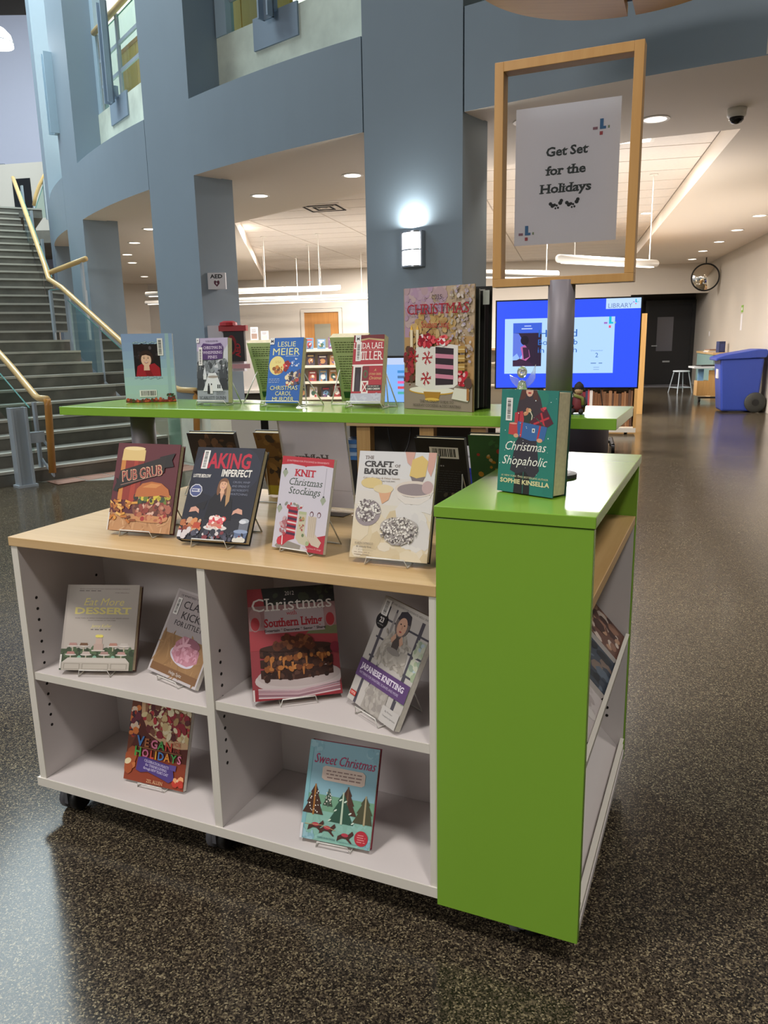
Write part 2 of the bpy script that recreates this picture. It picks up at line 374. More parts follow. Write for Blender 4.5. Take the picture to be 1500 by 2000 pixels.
# ================================================================== the setting
# library frame: p along the back wall, q away from the camera
G1, G2, GO = Vector((.973, -.231, 0)), Vector((.231, .973, 0)), Vector((-1.5, 21.0, 0)); GROT = math.atan2(-.231, .973)
def G(p, q, z=0): return GO+G1*p+G2*q+Vector((0, 0, z))
ZC = 2.9          # painted soffit
ZT = 3.1          # tiled ceiling
ZF = 3.58         # top of the fascia
PB1, PB2, PB3 = Vector((-.10, 6.61)), Vector((.63, 6.11)), Vector((.85, 6.40))
PA1, PA2, PA3 = Vector((-2.43, 8.77)), Vector((-1.80, 8.10)), Vector((-1.48, 8.40))
PC1, PC2, PC3 = Vector((-4.40, 11.53)), Vector((-3.87, 10.70)), Vector((-3.49, 10.93))
PD1, PD2, PD3 = Vector((-5.75, 14.25)), Vector((-5.35, 13.39)), Vector((-4.98, 13.55))
fl = struct(MB().box(-16, 16, -6, 30, -.1, 0).build('floor', FLOOR), 'speckled polished terrazzo floor')

def pillar(P1, P2, P3, label, z1=9.5, plinth=False):
    Q = [P1, P2, P3, P1+(P3-P2)]
    o = MB().prism([(a.x, a.y) for a in Q], .62 if plinth else 0, z1).build('pillar', M['wall_blue']); struct(o, label)
    if plinth:
        c = sum(Q, Vector((0, 0)))/4
        MB().prism([((c+(a-c)*1.004).x, (c+(a-c)*1.004).y) for a in Q], 0, .64).build('plinth', M['concrete'], o)
    return o
pillar(PB1, PB2, PB3, 'blue grey pillar carrying the lit wall sconce')
pillar(PA1, PA2, PA3, 'blue grey pillar with the defibrillator sign on its side', plinth=True)
pillar(PC1, PC2, PC3, 'blue grey pillar beside the stair landing')
pillar(PD1, PD2, PD3, 'blue grey pillar standing near the top of the stairs')

def arc(A, B, bow, n=8):
    d = B-A; nrm = Vector((d.y, -d.x)).normalized(); 
    if nrm.y > 0: nrm = -nrm
    return [A+d*(i/n)+nrm*bow*4*(i/n)*(1-i/n) for i in range(n+1)]
def fascia(A, B, label, bow=.05, th=.30, idx=1, gapA=0, gapB=.012):
    d = (B-A).normalized(); A2 = A+d*gapA; B2 = B-d*gapB
    P = arc(A2, B2, bow); back = Vector((-d.y, d.x))
    if back.y < 0: back = -back
    Q = [p+back*th for p in P][::-1]
    o = MB().prism([(p.x, p.y) for p in P+Q], ZC-.006, ZF).build('trim_%d' % idx, M['wall_blue']); o.data.materials.append(M['soffit'])
    for pg in o.data.polygons:
        if pg.normal.z < -.9: pg.material_index = 1
    return struct(o, label)
fascia(PA2, PB1, 'curved blue grey fascia between the sconce pillar and the sign pillar', idx=1)
fascia(PC2, PA1, 'curved blue grey fascia between the sign pillar and the landing pillar', idx=2)
fascia(PD2, PC1, 'curved blue grey fascia above the stair railing', idx=3)
fascia(PB2, Vector((3.6, 4.45)), 'long curved fascia in shadow above the poster frame', .10, .3, 4, gapA=.012, gapB=0)

# painted soffit pieces around the tiled recess (slab from ZC to ZT)
rec_f = [G(7.62, -12.8), G(6.95, -12.7), Vector((-.13, 9.19, 0)), Vector((-1.99, 11.31, 0))]
rec_f = [Vector((2.95, 6.76, 0)), Vector((2.27, 7.03, 0)), Vector((-.13, 9.19, 0)), Vector((-1.99, 11.31, 0)), Vector((-3.3, 21.4, 0))]
off = Vector((.12, .12))
front = [Vector((3.6, 4.45)), Vector((2.33, 5.05)), Vector((1.73, 5.40)), Vector((.83, 6.0)), Vector((.70, 6.20)), PB1+Vector((.05, .1)), Vector((-.72, 7.22)), PA2+Vector((.05, .1)), PA1+Vector((.05, .1)), PC2+Vector((.05, .1)), PC1+Vector((.05, .1)), PD2+Vector((.05, .1)), PD1]
sof = MB()
sof.prism([(p.x, p.y) for p in front[:9]]+[(-3.2, 9.9), (-3.6, 12.5), (-1.99, 11.31), (-.13, 9.19), (2.27, 7.03), (2.95, 6.76), (5.0, 5.9)], ZC, ZT)
sof.prism([(-3.2, 9.9), (PC2.x+.05, PC2.y+.1), (PC1.x+.05, PC1.y+.1), (PD2.x+.05, PD2.y+.1), (PD1.x, PD1.y), (-9, 24), (-3.3, 23.5), (-1.99, 11.31), (-3.6, 12.5)], ZC, ZT)
a, b, c2, d2 = G(7.62, -12.8), G(9.7, -12.8), G(9.7, .1), G(7.62, .1)
sof.prism([(2.95, 6.76), (5.0, 5.9), (b.x, b.y), (c2.x, c2.y), (d2.x, d2.y)], ZC, ZT)
ceil = struct(sof.build('ceiling', M['soffit']), 'painted beige soffit with recessed downlights')
# tiled ceiling in the recess: backing grid + tiles hung just below
grid = MB()
q0, q1, p0, p1 = -14.5, 0.2, -3.2, 7.62
A_, B_, C_, D_ = G(p0, q0), G(p1, q0), G(p1, q1), G(p0, q1)
keep = [(3.2, 6.2), (2.2, 6.4), (-.7, 8.9), (-2.8, 11.2), (-4.2, 22.5), (7.2, 20.2)]
tc = struct(MB().prism(keep, ZT+.012, ZT+.03).build('ceiling_grid', mat('ceiling_grid_paint', '#bdb3a9', .7)), 'suspended ceiling grid over the reading area')
tile_me = MB().box(.012, 1.208, .012, .598, 0, .02).mesh('ceiling_tile'); tile_me.materials.append(M['tile'])
def inside(pt, poly):
    r = False
    for i in range(len(poly)):
        a, b = poly[i], poly[i-1]
        if (a[1] > pt[1]) != (b[1] > pt[1]) and pt[0] < (b[0]-a[0])*(pt[1]-a[1])/(b[1]-a[1])+a[0]: r = not r
    return r
j = 0
while p1-1.22*(j+1) > p0-.3:
    for k in range(24):
        x = p1-1.22*(j+1); y = q0+.61*k; c = G(x+.61, y+.3)
        if inside((c.x, c.y), keep):
            o = bpy.data.objects.new('ceiling_tile', tile_me); C.objects.link(o); o.parent = tc; o.location = G(x, y, ZT); o.rotation_euler = (0, 0, GROT)
    j += 1
# walls of the library
def wallseg(name, A, B, z0, z1, m, label, th=.12):
    d = (B-A).normalized(); n = Vector((-d.y, d.x, 0))*th
    Q = [A, B, B+n, A+n]
    return struct(MB().prism([(x.x, x.y) for x in Q], z0, z1).build(name, m), label)
wallseg('wall_back', G(-9, 0), G(-.62, 0), 0, ZT, M['cream'], 'cream back wall of the reading area')
wallseg('wall_back', G(.52, 0), G(7.75, 0), 0, ZT, M['cream'], 'cream back wall beside the wooden door')
wallseg('wall_back', G(-.62, 0), G(.52, 0), 2.12, ZT, M['cream'], 'cream wall above the wooden door')
wallseg('wall_right', G(9.5, 2.2), G(9.5, -13), 0, ZT, M['cream_dimmed'], 'cream side wall washed by downlights', .12)
wallseg('wall_header', G(7.75, 0), G(9.5, 0), 2.22, ZT, M['cream'], 'cream header above the dark alcove')
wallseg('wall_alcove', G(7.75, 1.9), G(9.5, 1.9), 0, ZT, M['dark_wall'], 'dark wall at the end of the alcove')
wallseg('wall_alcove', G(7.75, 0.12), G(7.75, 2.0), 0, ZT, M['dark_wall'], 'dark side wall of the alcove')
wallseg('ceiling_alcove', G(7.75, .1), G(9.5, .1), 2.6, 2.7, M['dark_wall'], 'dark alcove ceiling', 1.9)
wallseg('wall_left', Vector((-10.2, 20, 0)), Vector((-6.0, 22.4, 0)), 0, ZT, M['cream'], 'cream wall behind the stairs at ground level')
# upper floor slab, concrete upstand, upper hall walls
up = MB().prism([(-1.55, 8.35), (.15, 6.86), (.9, 6.5), (3.8, 4.7), (6, 8), (4, 16), (-3, 21), (-8, 24), (-5.5, 14.6), (-4.9, 13.6), (-4.15, 11.75), (-3.62, 10.9), (-2.2, 8.98)], ZF-.08, ZF)
struct(up.build('floor_upper', M['concrete']), 'upper floor slab edge')
def upstand(A, B, z1, label):
    d = (B-A).normalized(); n = Vector((-d.y, d.x))
    if n.y < 0: n = -n
    Q = [A, B, B+n*.2, A+n*.2]
    return struct(MB().prism([(x.x, x.y) for x in Q], ZF-.05, z1).build('wall_upstand', M['concrete']), label)
o25 = Vector((.25, .25))
upstand(PA2+o25, PB1+o25, 4.18, 'board marked concrete upstand above the middle fascia')
upstand(PC2+Vector((.25, .2)), PA1+Vector((.25, .2)), 4.19, 'board marked concrete upstand above the landing fascia')
upstand(PD2+Vector((.25, .2)), PC1+Vector((.25, .2)), 4.19, 'concrete upstand above the stair fascia')
upstand(PB2+o25, Vector((3.8, 4.7)), 4.18, 'concrete upstand above the shaded fascia')
wallseg('wall_upper', Vector((-6.8, 17.0, 0)), Vector((1.5, 10.6, 0)), ZF, 8, M['cream'], 'cream inner wall of the upper floor')
# white end wall of the hall above the stairs, dark roof
wallseg('wall_end', Vector((-20, 20, 0)), Vector((-5.4, 20.2, 0)), 3.0, 8.85, M['white_wall'], 'tall white end wall above the stairs')
wallseg('wall_end', Vector((-20, 20, 0)), Vector((-5.4, 20.2, 0)), 8.85, 10.5, M['dark_wall'], 'dark strip under the hall roof')
struct(MB().box(-20, 10, -6.6, 24, 9.9, 10.0).build('ceiling_hall', M['black']), 'black hall roof')
wallseg('wall_front', Vector((-14, -6, 0)), Vector((9, -6, 0)), 0, 9.9, M['cream'], 'cream hall wall behind the photographer', -.12)
wallseg('wall_hall_right', Vector((8.5, -6, 0)), Vector((8.5, 8.2, 0)), 0, 9.9, M['cream'], 'cream hall wall beyond the right hand side', -.12)
wallseg('wall_hall_side', Vector((-13.5, -6, 0)), Vector((-13.5, 22, 0)), 0, 9.9, M['white_wall'], 'white side wall of the hall', -.12)

# door_1: wooden door in the back wall
def door(name, p, q, w, h, m, label, frame=None, leaf_t=.05):
    t = thing(name, label, None, G(p, q), GROT, None, 'structure')
    MB().box(0, w, 0, leaf_t, 0, h).build('door_leaf', m, t)
    if frame:
        f = MB().box(-.09, 0, -.03, .1, 0, h+.09).box(w, w+.09, -.03, .1, 0, h+.09).box(0, w, -.03, .1, h, h+.09); f.build('door_frame', frame, t)
    return t
d1 = door('door_1', -.53, .0, .95, 2.02, M['door_wood'], 'wooden door with a glass pane in the back wall', M['cream'])
MB().box(.28, .72, -.012, .0, .95, 1.72).build('window_pane', mat('dim_glass', '#8f8a78', .15), d1)
d2_ = door('door_2', 8.35, 1.75, 1.06, 2.05, M['door_black'], 'black door with a narrow glass pane in the alcove', M['black'])
MB().box(.22, .62, -.012, 0, .85, 1.72).build('window_pane', mat('frosted_pane', '#6c6c74', .2), d2_)
MB().box(.20, .24, -.07, -.01, .98, 1.0).box(.10, .24, -.07, -.055, .975, 1.0).build('door_handle', M['steel'], d2_)
MB().box(.40, .58, -.014, 0, .56, .60).build('mail_slot', M['steel'], d2_)

# ------------------------------------------------------------------ staircase
SE, SN = Vector((.695, .719, 0)), Vector((-.719, .695, 0)); S0 = Vector((-3.46, 7.28, 0)); RISE, TREAD = .136, .28
def S(a, b, z=0): return S0+SE*a+SN*b+Vector((0, 0, z))
stair = thing('staircase', 'grey concrete staircase with pale nosings rising past the pillars', 'stairs', (0, 0, 0))
def step(P0, E, N, a0, a1, b, z, depth):
    # one solid step; front edge at b, top at z
    def P(a_, b_): q = P0+E*a_+N*b_; return (q.x, q.y)
    s_ = MB().prism([P(a0, b), P(a1, b), P(a1, b+depth), P(a0, b+depth)], max(0, z-RISE-.02), z-.0).build('step', M['step'], stair)
    MB().prism([P(a0, b-.012), P(a1, b-.012), P(a1, b+.045), P(a0, b+.045)], z-.022, z+.004).build('nosing', M['nosing'], s_)
for k in range(1, 11):
    step(S0, SE, SN, -1.3, 1.76, (k-1)*TREAD, k*RISE, .34 if k < 10 else 1.1)
UE, UN = Vector((.88, .475, 0)).normalized(), Vector((-.475, .88, 0)).normalized(); U0 = Vector((-4.28, 10.55, 0))
Z10 = 10*RISE; RISEU = .127
for k in range(1, 19):
    step(U0, UE, UN, -3.2, .0 if k < 18 else .40, (k-1)*.25-.05, Z10+k*RISEU, .30 if k < 18 else 1.6)
ZU = Z10+18*RISEU
# glass balustrades with timber handrails
def balustrade(name, label, rail, posts, panels, newel=None, extra=None):
    t = thing(name, label, 'railing', (0, 0, 0))
    MB().tube(rail, .032, 10).build('handrail', M['handrail'], t, True)
    for p in posts:
        MB().box(-.028, .028, -.012, .012, 0, p[2]).build('post', M['stair_metal'], t).location = (p[0], p[1], p[3])
        t.children[-1].rotation_euler = (0, 0, p[4])
    for q in panels:
        A, B, hA, hB, zA, zB = q; Z = lambda p, z: p+Vector((0, 0, z))
        g_ = MB().add([Z(A, zA), Z(B, zB), Z(B, hB), Z(A, hA)], [(0, 1, 2, 3)]).build('glass_panel', M['glass'], t)
        MB().tube([Z(A, hA), Z(B, hB)], .007, 6).build('glass_edge', M['glass_edge'], g_)
    if newel: MB().tube(newel, [.034]*len(newel), 10).build('newel', M['newel'], t, True)
    return t
def zs_(b): return max(0, (b/TREAD+1)*RISE)
def railz(b): return .80+max(0, b)*RISE/TREAD
ar = 1.72
anE = math.atan2(SN.y, SN.x)
rR = [S(ar, -.42, .80), S(ar, -.12, .80), S(ar, .12, .84)]+[S(ar, b, railz(b)) for b in (.6, 1.2, 1.8, 2.5)]
k1 = ony(95, 545, 10.45)
rR += [Vector((k1.x, k1.y, k1.z))]
top_up = [U0+UE*(-.06)+UN*b+Vector((0, 0, Z10+.86+max(0, b)/.25*RISEU)) for b in (.2, 1.2, 2.2, 3.0, 3.5)]
rR += top_up
pan = []
for b0, b1 in ((.0, .8), (.84, 1.64), (1.68, 2.45)):
    pan.append((S(ar+.04, b0), S(ar+.04, b1), railz(b0)-.13, railz(b1)-.13, zs_(b0)-.08, zs_(b1)-.08))
for i in range(3):
    A = U0+UE*0+UN*(.1+i*1.05); B = U0+UE*0+UN*(1.1+i*1.05)
    za = Z10+(.1+i*1.05)/.25*RISEU; zb = Z10+(1.1+i*1.05)/.25*RISEU
    pan.append((A, B, za+.76, zb+.76, za+.05, zb+.05))
Lk = S(ar+.02, 2.5); Lk2 = Vector((k1.x, k1.y, 0))
pan.append((Lk2, Lk, 2.0, 2.0, Z10+.1, Z10+.1))
posts = [(*S(ar+.05, b).to_2d(), railz(b)-.1-zs_(b)+.1, zs_(b)-.1, anE) for b in (.82, 1.66, 2.44)]
posts += [(Lk2.x+.1*i, Lk2.y+.04*i, .64, Z10-.002, anE) for i in (0, 2.0, 4.0)]
posts += [(*(U0+UN*b+UE*.03).to_2d(), .85, Z10+b/.25*RISEU, anE) for b in (1.1, 2.15, 3.2)]
balustrade('stair_railing', 'glass stair railing with timber handrail running up beside the pillars', rR, posts, pan,
           newel=[S(ar, -.42, .80), S(ar, -.42, .74), S(ar-.05, -.44, .05)])
al = .26
rL = [S(al, -.16, .80), S(al, .02, .80), S(al, .10, .82)]+[S(al, b, railz(b)) for b in (.6, 1.2, 2.0)]
panL = [(S(al-.06, .12), S(al-.06, 1.0), railz(.1)-.14, railz(1)-.14, .25, .7), (S(al-.06, 1.04), S(al-.06, 2.0), railz(1.04)-.14, railz(2)-.14, .72, 1.2)]
postL = [(*S(al-.05, .03).to_2d(), .63, .135, anE)]
bl = balustrade('stair_railing', 'timber handrail with steel bracket frame at the foot of the stairs', rL, postL, panL, newel=[S(al, -.16, .80), S(al, -.17, .74), S(al-.03, -.17, .10)])
MB().tube([S(al-.05, .04, .50), S(al, -.12, .30), S(al, -.12, .06), S(al-.05, .04, .25)], .014, 6).build('end_frame', M['stair_metal'], bl)
cp = thing('steel_post', 'tall grey steel channel post beside the bottom step', 'post', S(-.02, -.14), anE)
MB().box(-.05, .05, -.075, -.055, .02, .74).box(-.05, .05, .055, .075, .02, .74).box(-.015, .015, -.06, .06, .02, .74).build('channel', M['stair_metal'], cp)
MB().box(-.07, .07, -.09, .09, 0, .022).build('base_plate', M['stair_metal'], cp)
MB().box(-.02, .02, -.22, -.07, .40, .50).build('bracket', M['stair_metal'], cp)
br2 = balustrade('stair_railing', 'short timber rail above the landing in front of the grey pillar', [ony(96, 533, 10.6), ony(168, 505, 10.2)],
           [(*ony(160, 520, 10.25).to_2d(), ony(160, 508, 10.25).z-Z10, Z10-.002, anE)], [])
bc_ = [ony(u_, v_, 15.6) for u_, v_ in ((92, 333), (84, 348), (76, 364), (69, 384), (66, 402))]
balustrade('stair_railing', 'curved pale handrail rising at the head of the stairs', bc_, [(bc_[-1].x, bc_[-1].y, bc_[-1].z-ZU, ZU-.004, anE), (bc_[1].x, bc_[1].y, bc_[1].z-ZU, ZU-.004, anE)], [(bc_[-1].to_2d().to_3d(), bc_[1].to_2d().to_3d(), bc_[-1].z-.1, bc_[1].z-.1, ZU+.03, ZU+.03)])
# red tile strip in front of the bottom step
brk = struct(MB().prism([(x.x, x.y) for x in (S(.12, -.002), S(1.735, -.002), S(1.735, -.62), S(.80, -.62))], 0, .004).build('floor_inlay', M['grout']), 'inlay of red floor tiles at the foot of the stairs')
for i in range(6):
    for jx in range(2):
        a0 = .2+i*.29; b0 = -.05-jx*.29
        if a0 < .2+jx*.4 or a0+.28 > 1.74: continue
        MB().prism([(x.x, x.y) for x in (S(a0+.01, b0), S(a0+.28, b0), S(a0+.28, b0-.27), S(a0+.01, b0-.27))], .0035, .007).build('tile', M['brick'], brk)

# top of the stairs: lobby box with dark door, notice board
w20 = 19.6
bx = thing('lobby_box', 'cream lobby enclosure with a dark doorway at the top of the stairs', 'lobby', (-8.6, 18.6, ZU))
MB().prism([(-.05, 0), (2.4, -.5), (2.4, .9), (-.05, .9)], 0, 1.62).build('enclosure', M['cream'], bx)
MB().prism([(.42, -.115), (.86, -.205), (.86, -.10), (.42, -.01)], 0, 1.30).build('doorway', M['door_black'], bx)
nb = thing('notice_board', 'white notice board with pinned pictures on the end wall', 'notice board', (-9.36, 20.105, 4.36))
MB().box(-.75, .30, 0, .04, 0, 1.22).build('board', mat('board_white', '#cfcfe0', .6), nb)
MB().box(-.78, .33, -.01, .05, 1.22, 1.26).build('frame_rail', M['steel'], nb); MB().box(.30, .33, -.01, .05, 0, 1.22).build('frame_stile', M['steel'], nb)
for cx, cy, cc in ((-.16, .98, '#a04a58'), (-.16, .62, '#8d3040'), (.12, .66, '#b9b9c6'), (-.16, .24, '#403c44'), (.12, .46, '#303038'), (.12, .22, '#b06858')):
    pc = MB().box(cx-.10, cx+.10, -.004, 0, cy-.09, cy+.09).build('picture', M['white_paper'], nb); MB().box(cx-.08, cx+.08, -.006, -.004, cy-.06, cy+.06).build('image', mat('pin_'+cc[1:], cc, .5), pc)
struct(MB().box(-14, -5.9, 17.0, 20.2, ZU-.25, ZU-.002).build('floor_landing', M['step']), 'upper landing at the head of the stairs')
pl = thing('pendant_lamp', 'glowing dome pendant lamp hanging before the white end wall', 'lamp', (-5.27, 12.0, 5.40))
MB().lathe([(.16, 0), (.19, .0), (.19, .05), (.165, .15), (.09, .23), (.03, .26)], 24).build('shade', mat('pendant_shade', '#ffffff', .4, emit='#ffffff', emit_s=5), pl, True)
MB().ring([(.188, .045), (.197, .05), (.197, .06), (.188, .065)], 24).build('rim', M['steel'], pl)
MB().tube([(0, 0, .26), (0, 0, 4.51)], .008, 6).build('stem', M['steel'], pl)
# upper floor balustrade details in the bays
def bay_rail(A, B, label, z0, plate_px, n=3):
    d = (B-A); L_ = d.length; rz = math.atan2(d.y, d.x)
    t = thing('balcony_railing', label, 'railing', (A.x, A.y, z0), rz)
    MB().tube([(0, -.05, .92), (L_, -.05, .92)], .035, 10).build('handrail', M['handrail'], t, True)
    for i in range(n+1):
        x = L_*i/n; MB().box(x-.02, x+.02, -.02, .02, 0, .92).build('post', M['stair_metal'], t)
    for z in (.30, .60): MB().box(0, L_, -.012, .012, z-.02, z+.02).build('rail', M['stair_metal'], t)
    for i in range(n):
        g_ = MB().plane(L_*i/n+.03, L_*(i+1)/n-.03, 0, .02, .88).build('glass_panel', M['glass'], t); MB().box(L_*i/n+.03, L_*(i+1)/n-.03, -.005, .005, .88, .89).build('glass_edge', M['glass_edge'], g_)
    return t
def bracket_post(px0, px1, A, label):
    """steel channel standing on a plate bolted to the upstand"""
    t = thing('bracket_post', label, 'post', A[0], A[1])
    MB().box(-.30, .30, -.02, 0, -.27, .0).build('plate', M['plate'], t)
    MB().box(-.07, .07, -.10, -.08, -.09, 1.0).box(-.07, -.05, -.16, -.08, -.09, 1.0).box(.05, .07, -.16, -.08, -.09, 1.0).box(-.05, .05, -.08, -.02, -.02, .10).build('channel', M['plate'], t)
    return t
rzA = math.atan2((PB1-PA2).y, (PB1-PA2).x); rzC = math.atan2((PA1-PC2).y, (PA1-PC2).x)
bay_rail(PA2+o25+Vector((.02, .05))+(PB1-PA2).normalized()*.128, PB1+o25+Vector((-.02, .05)), 'glazed balcony railing above the middle fascia', 4.18, None)
bay_rail(PC2+Vector((.27, .25))+(PA1-PC2).normalized()*.185, PA1+Vector((.23, .25)), 'glazed balcony railing with timber rail above the landing fascia', 4.19, None)
bracket_post(0, 0, (Vector((-.889, 7.773, 4.20)), rzA), 'blue grey bracket post on the middle concrete upstand')
bracket_post(0, 0, (Vector((-3.109, 10.219, 4.22)), rzC), 'blue grey bracket post on the concrete upstand by the landing pillar')
for (P, Q, lab) in ((PA2+o25, rzA, 'yellow wooden panels seen through the middle balcony railing'), (PC2+Vector((.25, .2)), rzC, 'yellow wooden panels seen through the railing above the landing')):
    x0_, x1_ = (-.62, .50) if Q == rzA else (-.55, .42); nb_ = Vector((-math.sin(Q), math.cos(Q)))
    if nb_.y < 0: nb_ = -nb_
    t = thing('wood_partition', lab, 'partition', (P.x+nb_.x*.55, P.y+nb_.y*.55, ZF), Q); wd_ = (x1_-x0_)/3
    for i in range(3): MB().box(x0_+i*wd_, x0_+(i+1)*wd_-.015, 0, .04, .02, 1.55).build('panel', M['gold_panel'], t)
    MB().box(x0_-.04, x1_+.02, -.005, .045, 1.55, 1.60).build('top_rail', M['newel'], t); MB().box(x0_-.05, x0_-.01, -.005, .045, 0, 1.60).build('end_post', M['newel'], t)
for P, Q, lab in ((PA2+Vector((.2, .1)), rzA, 'pale blue corner trim in the middle bay'), (PC2+Vector((.2, .08)), rzC, 'pale blue corner trim in the landing bay')):
    t = MB().box(0, .16, 0, .10, 4.178, 9.0).build('trim_5' if Q == rzA else 'trim_6', M['trim_blue']); t.location = (P.x+.06, P.y+.12, 0); t.rotation_euler = (0, 0, Q); struct(t, lab)
pf = ony(97, 205, 12.6); pe = ony(113, 322, 12.6)
ch = thing('steel_channel', 'long pale blue steel channel fixed to the landing pillar edge', 'bracket', (-4.366, 11.478, 0), math.atan2((PC2-PC1).y, (PC2-PC1).x))
MB().box(-.08, .08, -.05, 0, 4.12, 5.12).box(-.08, -.06, -.11, -.05, 4.12, 5.12).box(.06, .08, -.11, -.05, 4.12, 5.12).build('channel', M['trim_blue'], ch)
# wooden ceiling canopy
cn = thing('ceiling_canopy', 'round wooden ceiling canopy with a dark joint above the poster frame', 'canopy', (1.20, 4.26, 3.08))
for i, (a0, a1) in enumerate(((math.radians(69.5), math.radians(190)), (math.radians(190.8), math.radians(310)), (math.radians(310.8), math.radians(426)))):
    P = [(0.02*math.cos((a0+a1)/2), .02*math.sin((a0+a1)/2))]+[(.74*math.cos(a0+(a1-a0)*i_/24), .74*math.sin(a0+(a1-a0)*i_/24)) for i_ in range(25)]
    MB().prism(P, 0, .06).build('canopy_panel', M['canopy'], cn)
MB().lathe([(.70, .06), (.70, .14), (.5, .16)], 40).build('canopy_core', M['black'], cn)
MB().tube([(0, 0, .1), (0, 0, 6.825)], .012, 8).build('hanger', M['black'], cn)

# ================================================================== ceiling fittings
def downlight(x, y, z, label, lit=True, group='recessed downlights', power=0, wash=None):
    t = thing('downlight', label, 'downlight', (x, y, z), 0, group)
    MB().ring([(.085, 0), (.11, 0), (.11, -.006), (.085, -.006)], 20).build('trim_ring', M['tube_white'], t)
    MB().lathe([(.085, -.002), (.06, -.001), (.0, .0)], 20).build('lamp', M['can'], t)
    if power: 
        spot('downlight_beam', (x, y, z-.02), wash or (x, y, 0), power, angle=84, blend=.8)
    return t
DL = [(-1.33, 9.28, 'mid'), (-.25, 8.27, 'mid'), (1.16, 6.43, 'sgn'), (2.14, 6.42, 'cam'), (4.11, 12.5, 'rec'), (5.40, 11.55, 'rw'), (5.77, 13.07, 'rw'), (6.16, 14.66, 'rw'), (6.50, 16.21, 'rw'), (6.96, 17.92, 'rw'),
      (-3.97, 13.2, 'lb'), (-4.99, 16.33, 'lb'), (-4.62, 14.86, 'lb'), (-3.28, 11.69, 'lb'), (-5.74, 19.66, 'lb')]
LBL = {'mid': 'recessed downlight in the soffit between the sconce pillar and the sign pillar', 'sgn': 'recessed downlight seen through the poster frame', 'cam': 'recessed downlight near the dome camera',
       'rec': 'recessed downlight beside the far end of the tiled recess', 'rw': 'recessed downlight in the row washing the cream side wall', 'lb': 'recessed downlight in the soffit behind the stair railing'}
for x, y, k in DL:
    zz = ZC if k != 'rec' else ZT
    downlight(x, y, zz, LBL[k], group={'rw': 'downlights along the side wall', 'lb': 'downlights behind the stairs', 'mid': 'downlights in the middle bay'}.get(k, 'single downlights'),
              power={'mid': 26, 'sgn': 30, 'cam': 30, 'rw': 30, 'lb': 26, 'rec': 20}[k])
cd = thing('dome_camera', 'white security camera with a dark dome under the soffit', 'camera', (2.66, 6.18, ZC))
MB().lathe([(.068, 0), (.066, -.05), (.058, -.062)], 24).build('housing', M['tube_white'], cd, True)
MB().lathe([(.052, -.06), (.05, -.08), (.036, -.098), (.014, -.106), (0, -.107)], 24).build('dome', mat('dark_dome', '#0b0b0d', .08), cd, True)
vt = thing('ceiling_vent', 'square air vent with dark louvres in the tiled ceiling', 'vent', (-.75, 11.4, ZT-.012), GROT)
MB().box(-.30, .30, -.30, .30, 0, .012).build('vent_frame', M['tile'], vt)
for i in range(4):
    r0 = .25-.06*i
    MB().box(-r0, r0, -r0, -r0+.025, -.008, 0).box(-r0, r0, r0-.025, r0, -.008, 0).box(-r0, -r0+.025, -r0, r0, -.008, 0).box(r0-.025, r0, -r0, r0, -.008, 0).build('louvre', M['hole'] if i % 2 == 0 else M['tile'], vt)
tr = thing('troffer_light', 'square lattice ceiling light in the tiled recess', 'ceiling light', G(6.75, -12.0, ZT-.014), GROT)
MB().box(-.30, .30, -.28, .28, 0, .014).build('light_frame', M['tube_white'], tr)
for i in range(3):
    for j in range(3): MB().box(-.27+.185*i, -.11+.185*i, -.25+.17*j, -.10+.17*j, -.006, 0).build('lattice_cell', M['tube_glow'], tr)
# suspended tube lights
def tube_light(A, B, label, rods=(.2, .8), r=.055):
    A, B = Vector(A), Vector(B); mid = (A+B)/2; L_ = (B-A).length; rz = math.atan2((B-A).y, (B-A).x); 
    t = thing('tube_light', label, 'pendant light', mid, rz, 'suspended tube lights')
    o = MB(); P = [(r*math.cos(a), r*.8*math.sin(a)) for a in [2*math.pi*i/14 for i in range(14)]]
    o.sweep(P, 'X', -L_/2, L_/2).build('housing', M['tube_white'], t, True)
    MB().box(-L_/2+.06, L_/2-.06, -.028, .028, -r*.8-.004, -r*.8+.012).build('louvre', M['tube_glow'], t)
    for k in rods:
        x = -L_/2+L_*k; MB().tube([(x, 0, r*.7), (x, 0, ZT-mid.z)], .006, 6).build('suspension_rod', M['tube_white'], t)
        MB().lathe([(.05, ZT-mid.z-.012), (.05, ZT-mid.z), (.0, ZT-mid.z)], 12, (x, 0, 0)).build('ceiling_cup', M['tube_white'], t)
    return t
tube_light(G(1.7, -5.1, 2.30), G(-.55, -5.4, 2.28), 'white tube light hanging highest beyond the middle bay', (.15, .55))
tube_light(G(-1.35, -6.6, 2.19), G(2.4, -6.6, 2.19), 'long white tube light hanging behind the sign pillar', (.63, .90))
tube_light(G(-3.2, -3.4, 2.22), G(2.4, -3.4, 2.22), 'white tube light in the row nearest the wooden door', (.66, .92))
tube_light(G(-3.2, -1.7, 2.24), G(2.4, -1.7, 2.24), 'white tube light hung close to the back wall', (.66, .92))
a_ = Vector((3.37, 9.5, 2.07)); e_ = (ony(1120, 487, 8.6)-a_)
tube_light((1.95, 8.75, 2.12), (3.30, 9.62, 2.10), 'white tube light whose end shows beside the poster frame', (.15, .93))
tube_light((.72, 9.0, 2.0), (2.1, 9.5, 2.0), 'white tube light seen low through the poster frame', (.3, .9))
